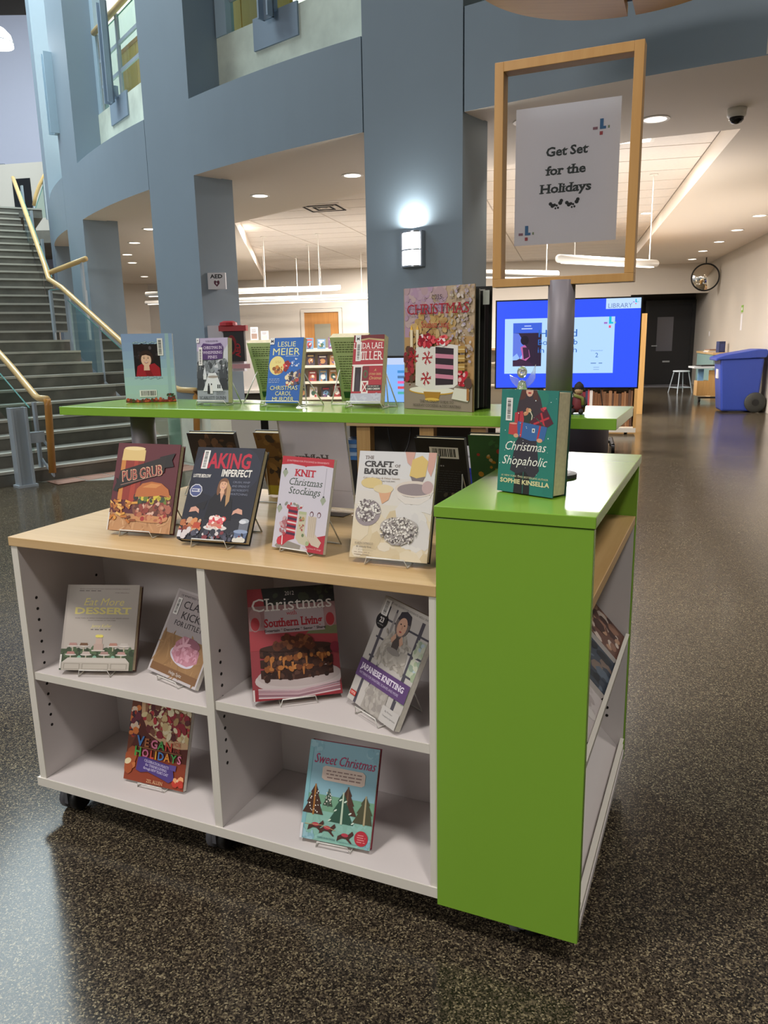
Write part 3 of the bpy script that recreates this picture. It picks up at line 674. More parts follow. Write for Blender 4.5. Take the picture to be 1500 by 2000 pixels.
# wall sconce
dB = (PB2-PB1).normalized(); rzB = math.atan2(dB.y, dB.x)
sc = thing('wall_sconce', 'lit half round wall sconce with two metal bands on the pillar', 'sconce', (.275, 6.355, 1.84), rzB)
arcp = [(.092*math.cos(a), -.075*math.sin(a)) for a in [math.pi*i/14 for i in range(15)]]
MB().prism(arcp, .012, .255).build('diffuser', M['lamp_white'], sc, True)
for z in (0, .122, .255):
    MB().prism([(x*1.04, y*1.05) for x, y in arcp], z, z+.012).build('band', M['steel'], sc)
for a0_, a1_, yb_ in ((.090, .104, -.05), (-.104, -.090, -.03)): MB().box(a0_, a1_, yb_, 0, 0, .267).build('side_bracket', M['steel'], sc)
area('sconce_glow', Vector((.275, 6.355, 2.14))+Vector((dB.y, -dB.x, 0))*.06, Vector((.275, 6.355, 3)), .12, 4.5, (.95, 1, .98))
# defibrillator sign and cabinet on the pillar
rA = math.atan2((PA3-PA2).y, (PA3-PA2).x)
ae = thing('defibrillator_sign', 'projecting white AED sign with a heart on the pillar side', 'sign', (-1.66, 8.20, 1.82), rA-.75)
MB().prism([(-.08, -.06), (.10, -.06), (.10, -.02), (0, .034), (-.08, -.046)], 0, .16).build('sign_box', mat('sign_white', '#e4e2e6', .5), ae)
aa = Art(.17, .15); aa.text('AED', .5, .68, .24, '#201c20', bold=1, fit=.72)
heart = [(.5, .12), (.34, .32), (.33, .46), (.40, .54), (.5, .46), (.60, .54), (.67, .46), (.66, .32)]
aa.poly(heart, '#5c1f3a'); aa.poly([(.46, .40), (.52, .40), (.50, .34), (.56, .34), (.47, .22), (.49, .31), (.44, .31)], '#e8dfe4')
aa.build('sign_print', ae, (.01, -.061, .005))
cbx = Vector((-1.50, 8.52, 0)); ca = thing('defibrillator_cabinet', 'white cabinet with red topped black defibrillator case behind the pillar', 'cabinet', (-1.555, 8.02, 1.0), -.1)
MB().box(-.20, .16, 0, .10, 0, .46).build('cabinet', mat('cabinet_white', '#d6d4dc', .5), ca)
MB().prism([(-.20, .098), (.12, .098), (-.02, .317), (-.206, .108)], .08, .36).build('wall_bracket', M['steel'], ca)
MB().box(-.06, .22, -.08, .0, .40, .455).lathe([(.09, .455), (.085, .485), (.05, .50)], 16, (.03, -.03, 0)).build('red_top', M['red'], ca)
MB().box(-.02, .19, -.06, 0, .10, .40).build('case', mat('black_case', '#1b181a', .5), ca)
at = Art(.2, .3); at.text('AED', .80, .15, .16, '#b02028', rot=math.pi/2, al='l', bold=1); at.ell(.38, .55, .25, .32, '#8d1c24'); at.ell(.36, .52, .16, .22, '#1b181a'); at.build('case_print', ca, (.085, -.061, .10))
MB().box(.02, .24, -.07, -.06, .03, .075).build('red_label', mat('label_pink', '#cf9aa0', .5), ca)
# convex mirror
mi = thing('convex_mirror', 'round convex security mirror hanging under the ceiling by the side wall', 'mirror', (7.11, 17.5, 2.48), -.35)
prof = [(.0, -.10)]+[(.28*math.sin(a), -.10+.28*.34*(1-math.cos(a))/(1-math.cos(1.2))) for a in []]
MB().lathe([(.285*k/10, -.10*(1-(k/10)**2)) for k in range(11)][1:], 36, axis='Y').build('mirror', M['chrome'], mi, True)
MB().ring([(.28, .0), (.297, -.006), (.297, .02), (.28, .02)], 36, axis='Y').build('rim', M['black'], mi)
MB().tube([(0, .03, 0), (0, .05, .2), (0, .05, ZC-2.48)], .012, 6).build('bracket', M['black'], mi)

# ================================================================== library furniture
# large screen on a rolling stand
sL, sR = Vector((ony(968, 588, 9.15).x, 9.15, 0)), Vector((ony(1256, 578, 8.75).x, 8.75, 0))
dTV = (sR-sL); wTV = dTV.length; rzTV = math.atan2(dTV.y, dTV.x)
zTV0, zTV1 = ony(1243, 759, 8.75).z, ony(1256, 578, 8.75).z
tv = thing('display_screen', 'large blue lit display screen on a rolling stand', 'screen', (sL+sR)/2, rzTV); hTV = zTV1-zTV0
MB().box(-wTV/2, wTV/2, .012, .06, zTV0, zTV1).build('housing', M['black'], tv)
ts = Art(wTV-.03, hTV-.03); T = ts
T.rect(0, 0, 1, 1, '#2f52f5')
T.rect(.765, .885, 1, 1, '#b9d6fb'); T.text('LIBRARY', .860, .895, .050, '#6a7fae', fit=.165)
def logo(T, x, y, s, a, cL='#19b7d6', c2='#e0507c', c3='#9a70c0', c4='#7fae88'):
    T.poly([(x-.25*s*a, y-.15*s), (x+.45*s*a, y-.15*s), (x+.45*s*a, y+.15*s), (x+.15*s*a, y+.15*s), (x+.15*s*a, y+1*s), (x-.25*s*a, y+1*s)], cL)
    T.rect(x-1.05*s*a, y-.15*s, x-.5*s*a, y+.15*s, c3); T.rect(x-.25*s*a, y-.8*s, x+.1*s*a, y-.4*s, c2); T.rect(x+.68*s*a, y-.12*s, x+.88*s*a, y+.18*s, c4)
logo(T, .966, .955, .032, .62)
T.rect(.06, .165, .83, .80, '#aed2fb'); logo(T, .80, .73, .07, .60)
T.rect(.12, .25, .325, .75, '#2c1d33'); T.rect(.12, .635, .325, .75, '#3a5fd2'); T.lines(1, .18, .27, .69, .02, .012, '#b8ccff', 2); T.lines(1, .20, .25, .72, .02, .010, '#b8ccff', 3)
T.poly([(.12, .32), (.12, .635), (.16, .63), (.21, .50), (.20, .36)], '#5c74d8'); T.poly([(.12, .36), (.15, .40), (.17, .34), (.2, .42), (.2, .33), (.12, .32)], '#8fb4ef')
T.ell(.205, .55, .03, .055, '#1a1020'); T.poly([(.175, .47), (.205, .50), (.235, .44), (.245, .36), (.20, .29), (.15, .26), (.19, .35), (.185, .40)], '#b5609a'); T.poly([(.19, .47), (.23, .47), (.24, .36), (.20, .33)], '#3a1f3c')
T.poly([(.12, .25), (.12, .30), (.17, .34), (.24, .30), (.28, .25)], '#38203c')
for s_, y_, h_ in (('Hybrid', .585, .082), ('Book Club', .495, .062), ('in Branch', .405, .062)): T.text(s_, .295, y_, h_, '#2c62b5', al='l', fit=.285)
T.text('December', .715, .415, .016, '#6b8fc0', fit=.085); T.text('2', .715, .345, .05, '#2c5ea8'); T.lines(1, .675, .755, .284, .02, .012, '#6b8fc0', 4, 'c', 0); T.lines(2, .695, .735, .235, .025, .009, '#8fb0d8', 5, 'c', 0)
EM = bpy.data.materials.new('screen_emission'); EM.use_nodes = True; b_ = EM.node_tree.nodes['Principled BSDF']; at_ = EM.node_tree.nodes.new('ShaderNodeAttribute'); at_.attribute_name = 'Col'
EM.node_tree.links.new(at_.outputs['Color'], b_.inputs['Emission Color']); b_.inputs['Emission Strength'].default_value = 1.15; b_.inputs['Base Color'].default_value = (.01, .01, .01, 1); b_.inputs['Roughness'].default_value = .3
ts.build('screen_picture', tv, (0, .012, zTV0+.015), m=EM)
MB().box(-.05, .05, .07, .12, .1, zTV0+.4).box(-.35, .35, .06, .09, zTV0+.2, zTV0+.28).build('stand_post', M['black'], tv)
for sx_ in (-.55, .55):
    lg = MB().tube([(sx_, -.25, .08), (sx_, .35, .08)], .025, 8).build('stand_leg', M['black'], tv)
    for yy in (-.25, .35): MB().lathe([(.045, -.018), (.045, .018)], 14, (sx_, yy, .045), 'X').build('caster', M['black'], tv)
MB().tube([(-.55, .1, .08), (.55, .1, .08)], .02, 8).build('stand_bar', M['black'], tv)
# low bookcase behind the screen
rzS = rzTV; bcO = Vector((3.33, 10.12, 0)); bdir = Vector((math.cos(rzS), math.sin(rzS), 0))
bc = thing('low_bookcase', 'low maple bookcase with cream shelves behind the display screen', 'bookcase', bcO, rzS)
Wb = 2.4
for x in (-.035, -Wb/2, -Wb): MB().box(x, x+.035, 0, .34, .09, 1.12).build('upright', M['maple_z'], bc)
for z in (.10, .36, .66, .96): MB().box(-Wb+.03, -.03, .02, .33, z-.02, z).build('shelf', mat('cream_shelf', '#d8cdb8', .5), bc)
MB().box(-Wb, 0, -.01, .35, 1.12, 1.15).build('case_top', M['maple'], bc); MB().box(-Wb, 0, .32, .34, .09, 1.12).build('case_back', mat('cream_shelf', '#d8cdb8'), bc); MB().box(-Wb, 0, 0, .34, .03, .09).build('case_base', M['white_edge'], bc)
for x in (-.12, -Wb+.1): MB().lathe([(.04, -.02), (.04, .02)], 14, (x, .08, .04), 'X').build('caster', M['black'], bc)
spc = ['#7d2a34', '#3c3f5c', '#c9b9a2', '#2f2a30', '#8c6a4a', '#b04a52', '#e1d9cd', '#5a3b2c', '#6f4a30', '#41506a', '#8f7a5c', '#d8d2cc']
CN = {'#7d2a34': 'dark red', '#3c3f5c': 'navy', '#c9b9a2': 'tan', '#2f2a30': 'black', '#8c6a4a': 'light brown', '#b04a52': 'red', '#e1d9cd': 'cream', '#5a3b2c': 'dark brown', '#6f4a30': 'brown', '#41506a': 'slate blue', '#8f7a5c': 'khaki', '#d8d2cc': 'off white', '#8a5f3e': 'chestnut', '#75533a': 'walnut brown', '#5c4436': 'cocoa brown', '#9a7150': 'caramel'}
R_ = random.Random(11)
for row, z in enumerate((.10, .36)):
    x = -.05
    while x > -Wb+.95:
        w_ = R_.uniform(.022, .042)
        if x-w_ < -Wb/2+.036 and x > -Wb/2: x = -Wb/2-.001       # skip the middle upright
        h_ = R_.uniform(.17, .235); c_ = R_.choice(spc) if x < -.55 else R_.choice(['#6f4a30', '#8a5f3e', '#75533a', '#5c4436', '#9a7150'])
        P = bcO+bdir*(x-w_)+Vector((-bdir.y, bdir.x, 0))*.05
        o = MB().box(0, w_-.002, 0, .15, 0, h_).box(.003, w_-.005, .003, .149, .0, h_-.004).build('book', mat('spine_'+c_[1:], c_, .5)); o.location = (P.x, P.y, z); o.rotation_euler = (0, 0, rzS)
        tag(o, '%s book spine on the %s shelf of the low bookcase behind the screen' % (CN[c_], ('lower', 'upper')[row]), 'book', 'books on the %s shelf behind the screen' % ('lower', 'upper')[row]); x -= w_
# taller bookcase end with a white sign
tb = thing('tall_bookcase', 'tall maple bookcase end panel with a white range sign', 'bookcase', (4.30, 12.85, 0), GROT+1.57)
MB().box(0, 2.2, 0, .55, 0, 1.55).build('case_body', M['maple_z'], tb)
MB().box(-.03, 0, -.02, .57, 0, 1.62).build('end_panel', M['maple_z'], tb)
MB().box(-.06, -.031, .13, .42, .95, 1.50).build('range_sign', M['white_paper'], tb)
as_ = Art(.29, .55); [as_.rect(.50, .60+.06*k_, .56, .64+.06*k_, '#6a6a70') for k_ in range(5)]; as_.build('sign_print', tb, (-.061, .275, .95), (0, 0, -math.pi/2))
# ottoman and cables
ot = thing('ottoman', 'round dark purple vinyl ottoman behind the green shelf', 'ottoman', (2.22, 8.55, 0))
MB().lathe([(.0, .0), (.27, .0), (.285, .03), (.285, .36), (.27, .41), (.22, .43), (0, .435)], 28).build('seat', M['ottoman'], ot, True)
for us, lab in (((1118, 1122, 1126, 1131), 'thin black power cord hanging from the display screen behind the ottoman'), ((1172, 1177, 1180, 1176), 'thin black power cord hanging from the display screen beside the ottoman')):
    cp_ = [ony(u_, v_, 8.99) for u_, v_ in zip(us, (752, 795, 845, 866))]; cp_.append(Vector((cp_[-1].x-.02, 8.98, .004)))
    tag(MB().tube(cp_, .006, 6).build('cable', M['black']), lab, 'cable')
# blue recycling bin
bn = thing('recycling_bin', 'large blue wheeled recycling bin by the side wall', 'bin', (5.98, 13.0, 0), GROT)
bm_ = MB(); lo = [(-.31, -.25), (.24, -.25), (.24, .25), (-.31, .25)]; hi = [(-.38, -.29), (.29, -.29), (.29, .29), (-.38, .29)]
bm_.add([(x, y, .02) for x, y in lo]+[(x, y, .88) for x, y in hi], [(3, 2, 1, 0), (4, 5, 6, 7), (0, 1, 5, 4), (1, 2, 6, 5), (2, 3, 7, 6), (3, 0, 4, 7)]).build('body', M['blue_bin'], bn, bevel=.03)
MB().sweep([(-.45, .84), (-.45, .89), (-.30, .94), (.18, 1.02), (.31, 1.02), (.33, .97), (.31, .89), (-.40, .86)], 'Y', -.32, .32).build('lid', M['blue_bin'], bn, bevel=.012)
MB().sweep([(.16, .05), (.16, .26), (.28, .26), (.28, .05)], 'Y', -.2, .2).build('axle_recess', mat('dark_blue_plastic', '#1b2552', .5), bn)
for s_ in (-.27, .25):
    w_ = MB().lathe([(.06, -.03), (.15, -.03), (.165, -.015), (.165, .015), (.15, .03), (.06, .03)], 24, (.20, s_, .165), 'Y').build('wheel', mat('tyre', '#33332f', .7), bn, True)
    MB().lathe([(.0, -.034), (.055, -.034), (.055, .034), (0, .034)], 12, (.20, s_, .165), 'Y').build('hub', M['black'], w_)
MB().tube([(.30, -.2, .93), (.355, -.2, .95), (.355, .2, .95), (.30, .2, .93)], .014, 6).build('handle', M['blue_bin'], bn)
MB().box(-.372, -.355, -.1, .08, .55, .70).build('sticker', M['white_paper'], bn)
# counter desk, stool, cart, mat, small things by the wall
dk = thing('counter_desk', 'counter desk with teal panels and maple top against the side wall', 'desk', (6.95, 16.9, 0), GROT)
MB().box(-.02, .331, -1.2, .92, .86, .90).build('desk_top', M['maple'], dk); MB().box(.0, .325, -1.17, .9, .10, .86).build('panel', M['teal_panel'], dk); MB().box(-.01, .33, -1.18, .9, 0, .10).build('plinth', M['maple'], dk)
bkb = thing('book_box', 'dark blue upright box standing on the counter desk', 'box', (6.88, 16.0, .90), .2); MB().box(0, .14, 0, .10, 0, .22).build('box', mat('navy_box', '#2b3663', .5), bkb); MB().box(.02, .12, -.004, 0, .03, .17).build('box_front', mat('navy_box2', '#38457c', .5), bkb)
pb = thing('paper_stack', 'low stack of papers lying on the counter desk', 'papers', (7.0, 16.6, .90), .1)
for i in range(3): MB().box(-.15+.02*i, .17, -.1, .1, .02*i, .02*i+.016).build('sheaf', [M['white_paper'], M['pages'], M['brick']][i], pb)
st = thing('stool', 'white metal stool with slim legs beside the counter desk', 'stool', (6.66, 17.35, 0), .2)
MB().lathe([(.0, .46), (.17, .46), (.18, .475), (.17, .49), (0, .495)], 20).build('seat', mat('pale_seat', '#b9c2c9', .4), st)
for sx_ in (-1, 1):
    for sy_ in (-1, 1): MB().tube([(sx_*.11, sy_*.11, .46), (sx_*.18, sy_*.18, .0)], .011, 6).build('leg', M['stair_metal'], st)
MB().tube([(-.16, -.16, .12), (.16, -.16, .12), (.16, .16, .12), (-.16, .16, .12), (-.16, -.16, .12)], .009, 6).build('footrest', M['stair_metal'], st)
ct = thing('computer_cart', 'small rolling computer cart of maple boards with a pale top', 'cart', (6.20, 15.0, 0), -.15)
MB().box(-.24, .46, -.22, .26, .64, .67).build('cart_top', mat('pale_top', '#c9ced2', .4), ct)
MB().box(.06, .42, -.12, -.09, .12, .60).build('side_board', M['maple_z'], ct); MB().box(-.14, .08, -.10, .15, .12, .40).build('box_shelf', M['maple_z'], ct)
MB().tube([(.44, .0, .06), (.44, .0, .64)], .02, 8).build('column', M['black'], ct)
MB().box(-.12, -.02, -.05, .0, .40, .62).build('blue_folder', mat('light_blue_card', '#6d9cc6', .5), ct)
for x, y in ((-.1, -.15), (.4, -.15), (.4, .2)): MB().lathe([(.04, -.018), (.04, .018)], 12, (x, y, .04), 'X').build('caster', M['black'], ct)
MB().box(-.12, .44, -.16, -.12, .07, .10).box(.38, .42, -.16, .2, .07, .10).build('base', M['black'], ct)
lp = thing('laptop', 'closed black laptop lying on the small computer cart', 'laptop', (6.25, 15.05, .67), .1)
MB().box(-.16, .18, -.12, .12, 0, .012).build('base', M['black'], lp); MB().box(-.16, .18, -.12, .12, .013, .022).build('lid', M['black'], lp)
mt_ = thing('door_mat', 'grey door mat in front of the black alcove door', 'mat', G(8.7, .9), GROT); MB().box(-.55, .55, -.45, .45, 0, .012).build('pile', mat('grey_mat', '#5b5a5e', .9, bump=.4, bump_scale=300), mt_); MB().box(-.58, .58, -.48, .48, 0, .007).build('border', M['rubber'], mt_)
wn = thing('wall_notice', 'narrow white notice with a green square on the side wall', 'notice', G(9.5, -3.9, 1.33), GROT+math.pi/2)
MB().box(-.07, .07, 0, .004, 0, .30).build('sheet', M['white_paper'], wn); MB().box(-.08, .08, 0, .006, .33, .46).build('green_square', mat('sign_green', '#7fae3a', .5), wn); MB().box(-.045, .045, .006, .008, .37, .42).build('symbol', M['white_paper'], wn)
ws = thing('wall_switch', 'small white light switch on the alcove corner wall', 'switch', G(9.5, -.5, 1.22), GROT+math.pi/2); MB().box(-.04, .04, 0, .008, 0, .11).build('plate', M['white_paper'], ws); MB().box(-.012, .012, .008, .014, .035, .075).build('toggle', M['white_paper'], ws)
# face-out display shelves beyond the middle bay
fs = thing('display_shelves', 'cream tiered display shelves filled with face out books', 'shelves', (-1.33, 14.0, 0), -.05)
for i, z in enumerate((.28, .56, .84, 1.12)): MB().box(-.45, .62, -.06, .28, z-.02, z).build('shelf', mat('cream_shelf', '#d8cdb8'), fs); MB().box(-.45, .62, -.075, -.06, z-.02, z+.025).build('shelf_lip', mat('cream_shelf', '#d8cdb8'), fs)
MB().box(-.48, -.45, -.06, .30, 0, 1.16).box(.62, .65, -.06, .30, 0, 1.16).box(-.48, .65, .28, .30, 0, 1.16).build('case', mat('cream_shelf', '#d8cdb8'), fs)
R_ = random.Random(5); covs = ['#8e3b38', '#3d3840', '#5f7f9a', '#c8c2ba', '#6a4d6e', '#a87a50', '#3f5a4a', '#d2ccc6', '#46343c']
CF = {'#8e3b38': 'red', '#3d3840': 'black', '#5f7f9a': 'blue', '#c8c2ba': 'pale grey', '#6a4d6e': 'purple', '#a87a50': 'tan', '#3f5a4a': 'dark green', '#d2ccc6': 'white', '#46343c': 'plum'}
lev = {.28: 'bottom', .56: 'second', .84: 'third', 1.12: 'top'}
for z in (.28, .56, .84, 1.12):
    x = -.40
    while x < .50:
        w_ = R_.uniform(.13, .17); h_ = R_.uniform(.19, .235); c_ = R_.choice(covs)
        o = MB().box(0, w_, 0, .02, 0, h_).build('book', mat('face_'+c_[1:], c_, .45)); o.location = fs.location+Vector((x, -.03, z+.0042)); o.rotation_euler = (-.22, 0, -.05)
        a2 = Art(w_, h_); a2.ell(.5, .45, .3, .22, R_.choice(covs)); a2.rect(.15, .78, .85, .9, R_.choice(['#e0d8cc', '#c9b080', '#b04040'])); a2.scatter(5, (.15, .1, .85, .7), (.01, .03), covs, R_.randint(0, 99)); a2.build('cover_print', o, (w_/2, 0, 0))
        tag(o, '%s face out book on the %s tier of the cream display shelves' % (CF[c_], lev[z]), 'book', 'face out books on the %s display tier' % lev[z]); x += w_+R_.uniform(.03, .08)
wc = thing('white_cabinet', 'white low cabinet with a ledge beyond the sign pillar', 'cabinet', (-2.35, 13.6, 0), -.05)
MB().box(-.45, .48, 0, .45, .45, 1.32).build('cabinet_body', mat('cabinet_white2', '#cfc8c0', .5), wc); MB().box(-.48, .50, -.06, .0, .42, .47).build('ledge', mat('cabinet_white2', '#cfc8c0'), wc); MB().box(-.40, .46, .02, .43, 0, .45).build('base', M['dark_wall'], wc)
for i, (x, h_) in enumerate(((.16, .22), (.34, .15))):
    o = MB().box(-.06, .07, 0, .01, 0, h_).box(-.055, .065, .002, .06, 0, .006).build('leaflet_holder', M['white_paper']); o.location = wc.location+Vector((x, .1, 1.32)); a2 = Art(.12, h_); a2.rect(.1, .1, .9, .5, ['#9a8478', '#b9b4b0'][i]); a2.lines(3, .15, .85, .85, .1, .03, '#77706c', i); a2.build('leaflet_print', o, (.005, -.001, 0))
    tag(o, ['taller white leaflet stand on the white cabinet', 'shorter white leaflet stand on the white cabinet'][i], 'leaflet stand', 'leaflet stands')
gl = thing('glass_case', 'low glass fronted case far behind the stair railing', 'case', (-4.6, 17.5, 0), -.3)
MB().box(-.8, .9, 0, .4, 0, 1.0).build('case_base', mat('grey_case', '#8a8880', .5), gl); MB().box(-.8, .9, 0, .4, 1.0, 1.28).build('glass_top', M['glass'], gl); MB().box(-.5, -.2, .1, .3, 1.0, 1.2).box(.2, .5, .1, .3, 1.0, 1.16).build('exhibits', mat('exhibit_blue', '#6f8796', .5), gl)
# desk against the sconce pillar (seen under the green shelf)
dsk = thing('computer_desk', 'maple computer desk with square legs against the sconce pillar', 'desk', (.18, 5.62, 0), -.30)
MB().box(-.62, .72, -.30, .22, .70, .735).build('desk_top', M['maple'], dsk)
for x in (-.60, -.30, .16, .52):
    MB().box(x, x+.10, -.26, -.16, 0, .70).build('leg', M['maple_z'], dsk)
MB().box(-.5, .62, .16, .18, .25, .70).build('modesty_panel', mat('dark_panel', '#4a4540', .6), dsk)
mo = thing('computer_monitor', 'black computer monitor showing a blue page on the maple desk', 'monitor', (.06, 5.58, .735), -.35)
MB().box(-.26, .26, 0, .03, .10, .44).build('bezel', M['black'], mo); MB().box(-.08, .08, -.06, .1, 0, .012).box(-.025, .025, .03, .05, .012, .25).build('foot', M['black'], mo)
am = Art(.49, .31); am.rect(0, 0, 1, 1, '#7fb0f5'); am.rect(0, .85, 1, 1, '#b8c8e8')
for i, c_ in enumerate(('#3f87c8', '#4a6f9a', '#e060a0', '#d04a5a', '#50a8a0')): am.rect(.62, .66-.12*i, .95, .72-.12*i, c_)
am.build('screen_picture', mo, (0, 0, .115), m=EM)
kb = thing('desk_phone', 'black desk phone on the maple computer desk', 'phone', (.62, 5.42, .735), -.3); MB().sweep([(-.1, 0), (.1, 0), (.1, .07), (-.1, .03)], 'X', -.1, .1).build('phone_body', M['black'], kb); MB().box(-.10, -.05, -.09, .09, .06, .10).build('handset', M['black'], kb)
bs = thing('paper_ream_stack', 'stack of blue wrapped paper reams standing beside the maple desk leg', 'paper', (-.249, 5.789, .0), -.30)
for i in range(5): MB().box(-.02+.004*(i % 2), .09, -.10, .10, .42+.03*i, .448+.03*i).build('ream', mat('blue_wrap_%d' % (i % 2), ['#3d78bd', '#9db8d8'][i % 2], .4), bs)
MB().box(-.03, .10, -.11, .11, 0, .42).build('dark_box', M['black'], bs)
cbl = tag(MB().tube([(.12+.08*math.cos(t), 5.42, .704+.22*math.sin(t)) for t in [math.pi*(1+i/12) for i in range(13)]], .006, 6).build('cable_loop', M['black']), 'black cable drooping in a loop under the maple desk', 'cable')
tl = thing('black_table', 'slim black table frame standing near the foot of the stairs', 'table', (-.98, 6.4, 0), .1)
MB().box(-.025, .035, -.03, .03, .25, .70).build('column', M['black'], tl); MB().box(-.28, .14, -.02, .02, .22, .26).build('foot_bar', M['black'], tl); MB().box(-.4, .4, -.3, .3, .70, .73).build('table_top', mat('pale_table_top', '#cfc6bc', .5), tl); MB().box(-.28, -.25, -.02, .02, 0, .22).box(.11, .14, -.02, .02, 0, .22).build('leg', M['black'], tl)
wp = thing('low_partition', 'pale low partition panel between the pillar and the black table', 'partition', (-1.25, 7.6, 0), -.5)
MB().box(-.3, 1.25, 0, .05, .05, .70).build('panel', mat('pale_partition', '#c9c0b4', .6), wp); MB().box(-.3, 1.25, -.01, .06, .70, .73).build('cap', M['white_edge'], wp); MB().box(-.3, -.22, -.08, .13, 0, .05).box(1.1, 1.2, -.08, .13, 0, .05).build('foot', M['steel'], wp)
# blue paper box with recycling card
rb = thing('recycling_box', 'blue open recycling box standing behind the wooden worktop', 'box', (.66, 5.02, 0), -.25)
for x0, x1, y0, y1 in ((-.16, .16, -.13, -.122), (-.16, .16, .122, .13), (-.16, -.152, -.13, .13), (.152, .16, -.13, .13)): MB().box(x0, x1, y0, y1, 0, .46).build('side', M['blue_box'], rb)
MB().box(-.16, .16, -.13, .13, 0, .01).build('bottom', M['blue_box'], rb); MB().box(-.17, .17, -.14, -.13, .44, .47).box(-.17, .17, .13, .14, .44, .47).build('rim', M['blue_box'], rb)
cdw = thing('recycling_card', 'white card reading paper only with green recycling arrows stuck in the blue box', 'sign', (.57, 4.98, .40), -.35)
MB().box(-.085, .085, 0, .003, 0, .20).build('card', M['white_paper'], cdw)
ac = Art(.17, .20); ac.text('Paper', .26, .62, .10, '#4a4a48', fit=.36); ac.text('Only', .25, .34, .10, '#4a4a48', fit=.28)
for k in range(3):
    t0 = math.pi/2+k*2*math.pi/3
    P = []
    for r_, a_ in ((.09, -.55), (.24, -.62), (.25, .0), (.24, .5), (.10, .42)): P.append((.70+r_*1.0*math.cos(t0+a_), .47+r_*.95*math.sin(t0+a_)))
    ac.poly(P, '#1f4a38')
ac.build('card_print', cdw); cdw.rotation_euler = (-.08, .07, -.35)

# ================================================================== the display island
IT, IYAW = Vector((-.9781, 1.9538, 0)), -.4167
IM = Matrix.Translation(IT) @ Matrix.Rotation(IYAW, 4, 'Z')
def W(x, y, z): return IM @ Vector((x, y, z))
L_, WG, DD, ZB, ZW, ZG, ZS = 1.1829, .3035, .7742, .085, .8067, .972, 1.1233
XR = L_+WG
isl = thing('display_island', 'rolling book display island with white cubbies, maple top and green end bridge', 'display unit', IT, IYAW)
wh, ed = M['white'], M['white_edge']
def board(name, x0, x1, y0, y1, z0, z1, m=wh, bev=.0015): return MB().box(x0, x1, y0, y1, z0, z1).build(name, m, isl, bevel=bev)
def edged(name, x0, x1, y0, y1, z0, z1):       # melamine board with a lighter front edge band
    o = board(name, x0, x1, y0+.002, y1, z0, z1); MB().box(x0, x1, y0-.0005, y0+.002, z0, z1).build('edge_band', ed, o); return o
edged('side_panel', 0, .022, .0, DD, ZB+.025, ZW-.0246)
edged('divider', .592, .614, .0, .295, ZB+.025, ZW-.0246)
edged('side_panel', 1.165, L_, .0, DD, ZB+.025, ZW-.0246)
edged('bottom_board', -.009, L_, -.004, DD, ZB, .110)
edged('shelf', .022, .592, .004, .29, .407, .428)
edged('shelf', .614, 1.165, .004, .29, .428, .450)
board('back_panel', .022, 1.165, .29, .302, .11, ZW-.0246)
board('back_panel', .022, 1.165, .472, .484, .11, ZW-.0246)
board('divider', .592, .614, .484, DD, .11, ZW-.0246)
board('shelf', .022, .592, .484, DD-.004, .407, .428); board('shelf', .614, 1.165, .484, DD-.004, .407, .428)
def holes(x, nx, ys, zs):
    m = MB()
    for y in ys:
        for z in zs: m.lathe([(.0042, 0), (.0042, .0009*nx), (.0, .0009*nx)], 8, (x, y, z), 'X')
    return tag(m.build('peg_holes', M['hole'], isl), None, None, None, 'stuff')
holes(.022, 1, (.04,), [.441+.0313*i for i in range(7)]+[.379, .348, .317, .286, .255])
holes(.022, 1, (.26,), [.628])
holes(.614, 1, (.036,), [.567-.030*i for i in range(5)]+[.395-.0315*i for i in range(5)])
# worktop, end bridge, raised shelf
MB().box(-.004, L_, -.004, DD+.004, ZW-.0246, ZW).build('worktop', M['maple'], isl, bevel=.0018)
MB().box(L_, XR-.002, .016, DD-.016, ZW-.0246, ZW).build('inner_shelf', M['maple_y'], isl, bevel=.0015)
gr = M['green']
MB().box(L_, XR, -.0077, .0143, ZB-.012, ZG-.0246).build('bridge_panel', gr, isl, bevel=.0012)
MB().box(L_, XR, DD-.0143, DD+.0077, ZB-.012, ZG-.0246).build('bridge_panel', gr, isl, bevel=.0012)
MB().box(L_-.003, XR+.003, -.0100, DD+.010, ZG-.0226, ZG).build('bridge_top', gr, isl, bevel=.0015)
MB().box(L_, XR-.002, -.004, DD+.004, ZG-.0250, ZG-.0222).build('shadow_gap', M['hole'], isl)
MB().box(-.027, XR, .2359, .5382, ZS-.0234, ZS).build('raised_shelf', gr, isl, bevel=.0015)
for x in (.135, 1.335):
    p = MB().lathe([(.035 if x < 1 else .028, ZW if x < 1 else ZG), (.035 if x < 1 else .028, ZS-.0234)], 24, (x, .387, 0)).build('pole', M['pole'], isl, True)
    b0 = ZW if x < 1 else ZG
    MB().lathe([(.05, b0), (.05, b0+.008), (.036, b0+.010)], 24, (x, .387, 0)).build('pole_flange', M['pole'], p)
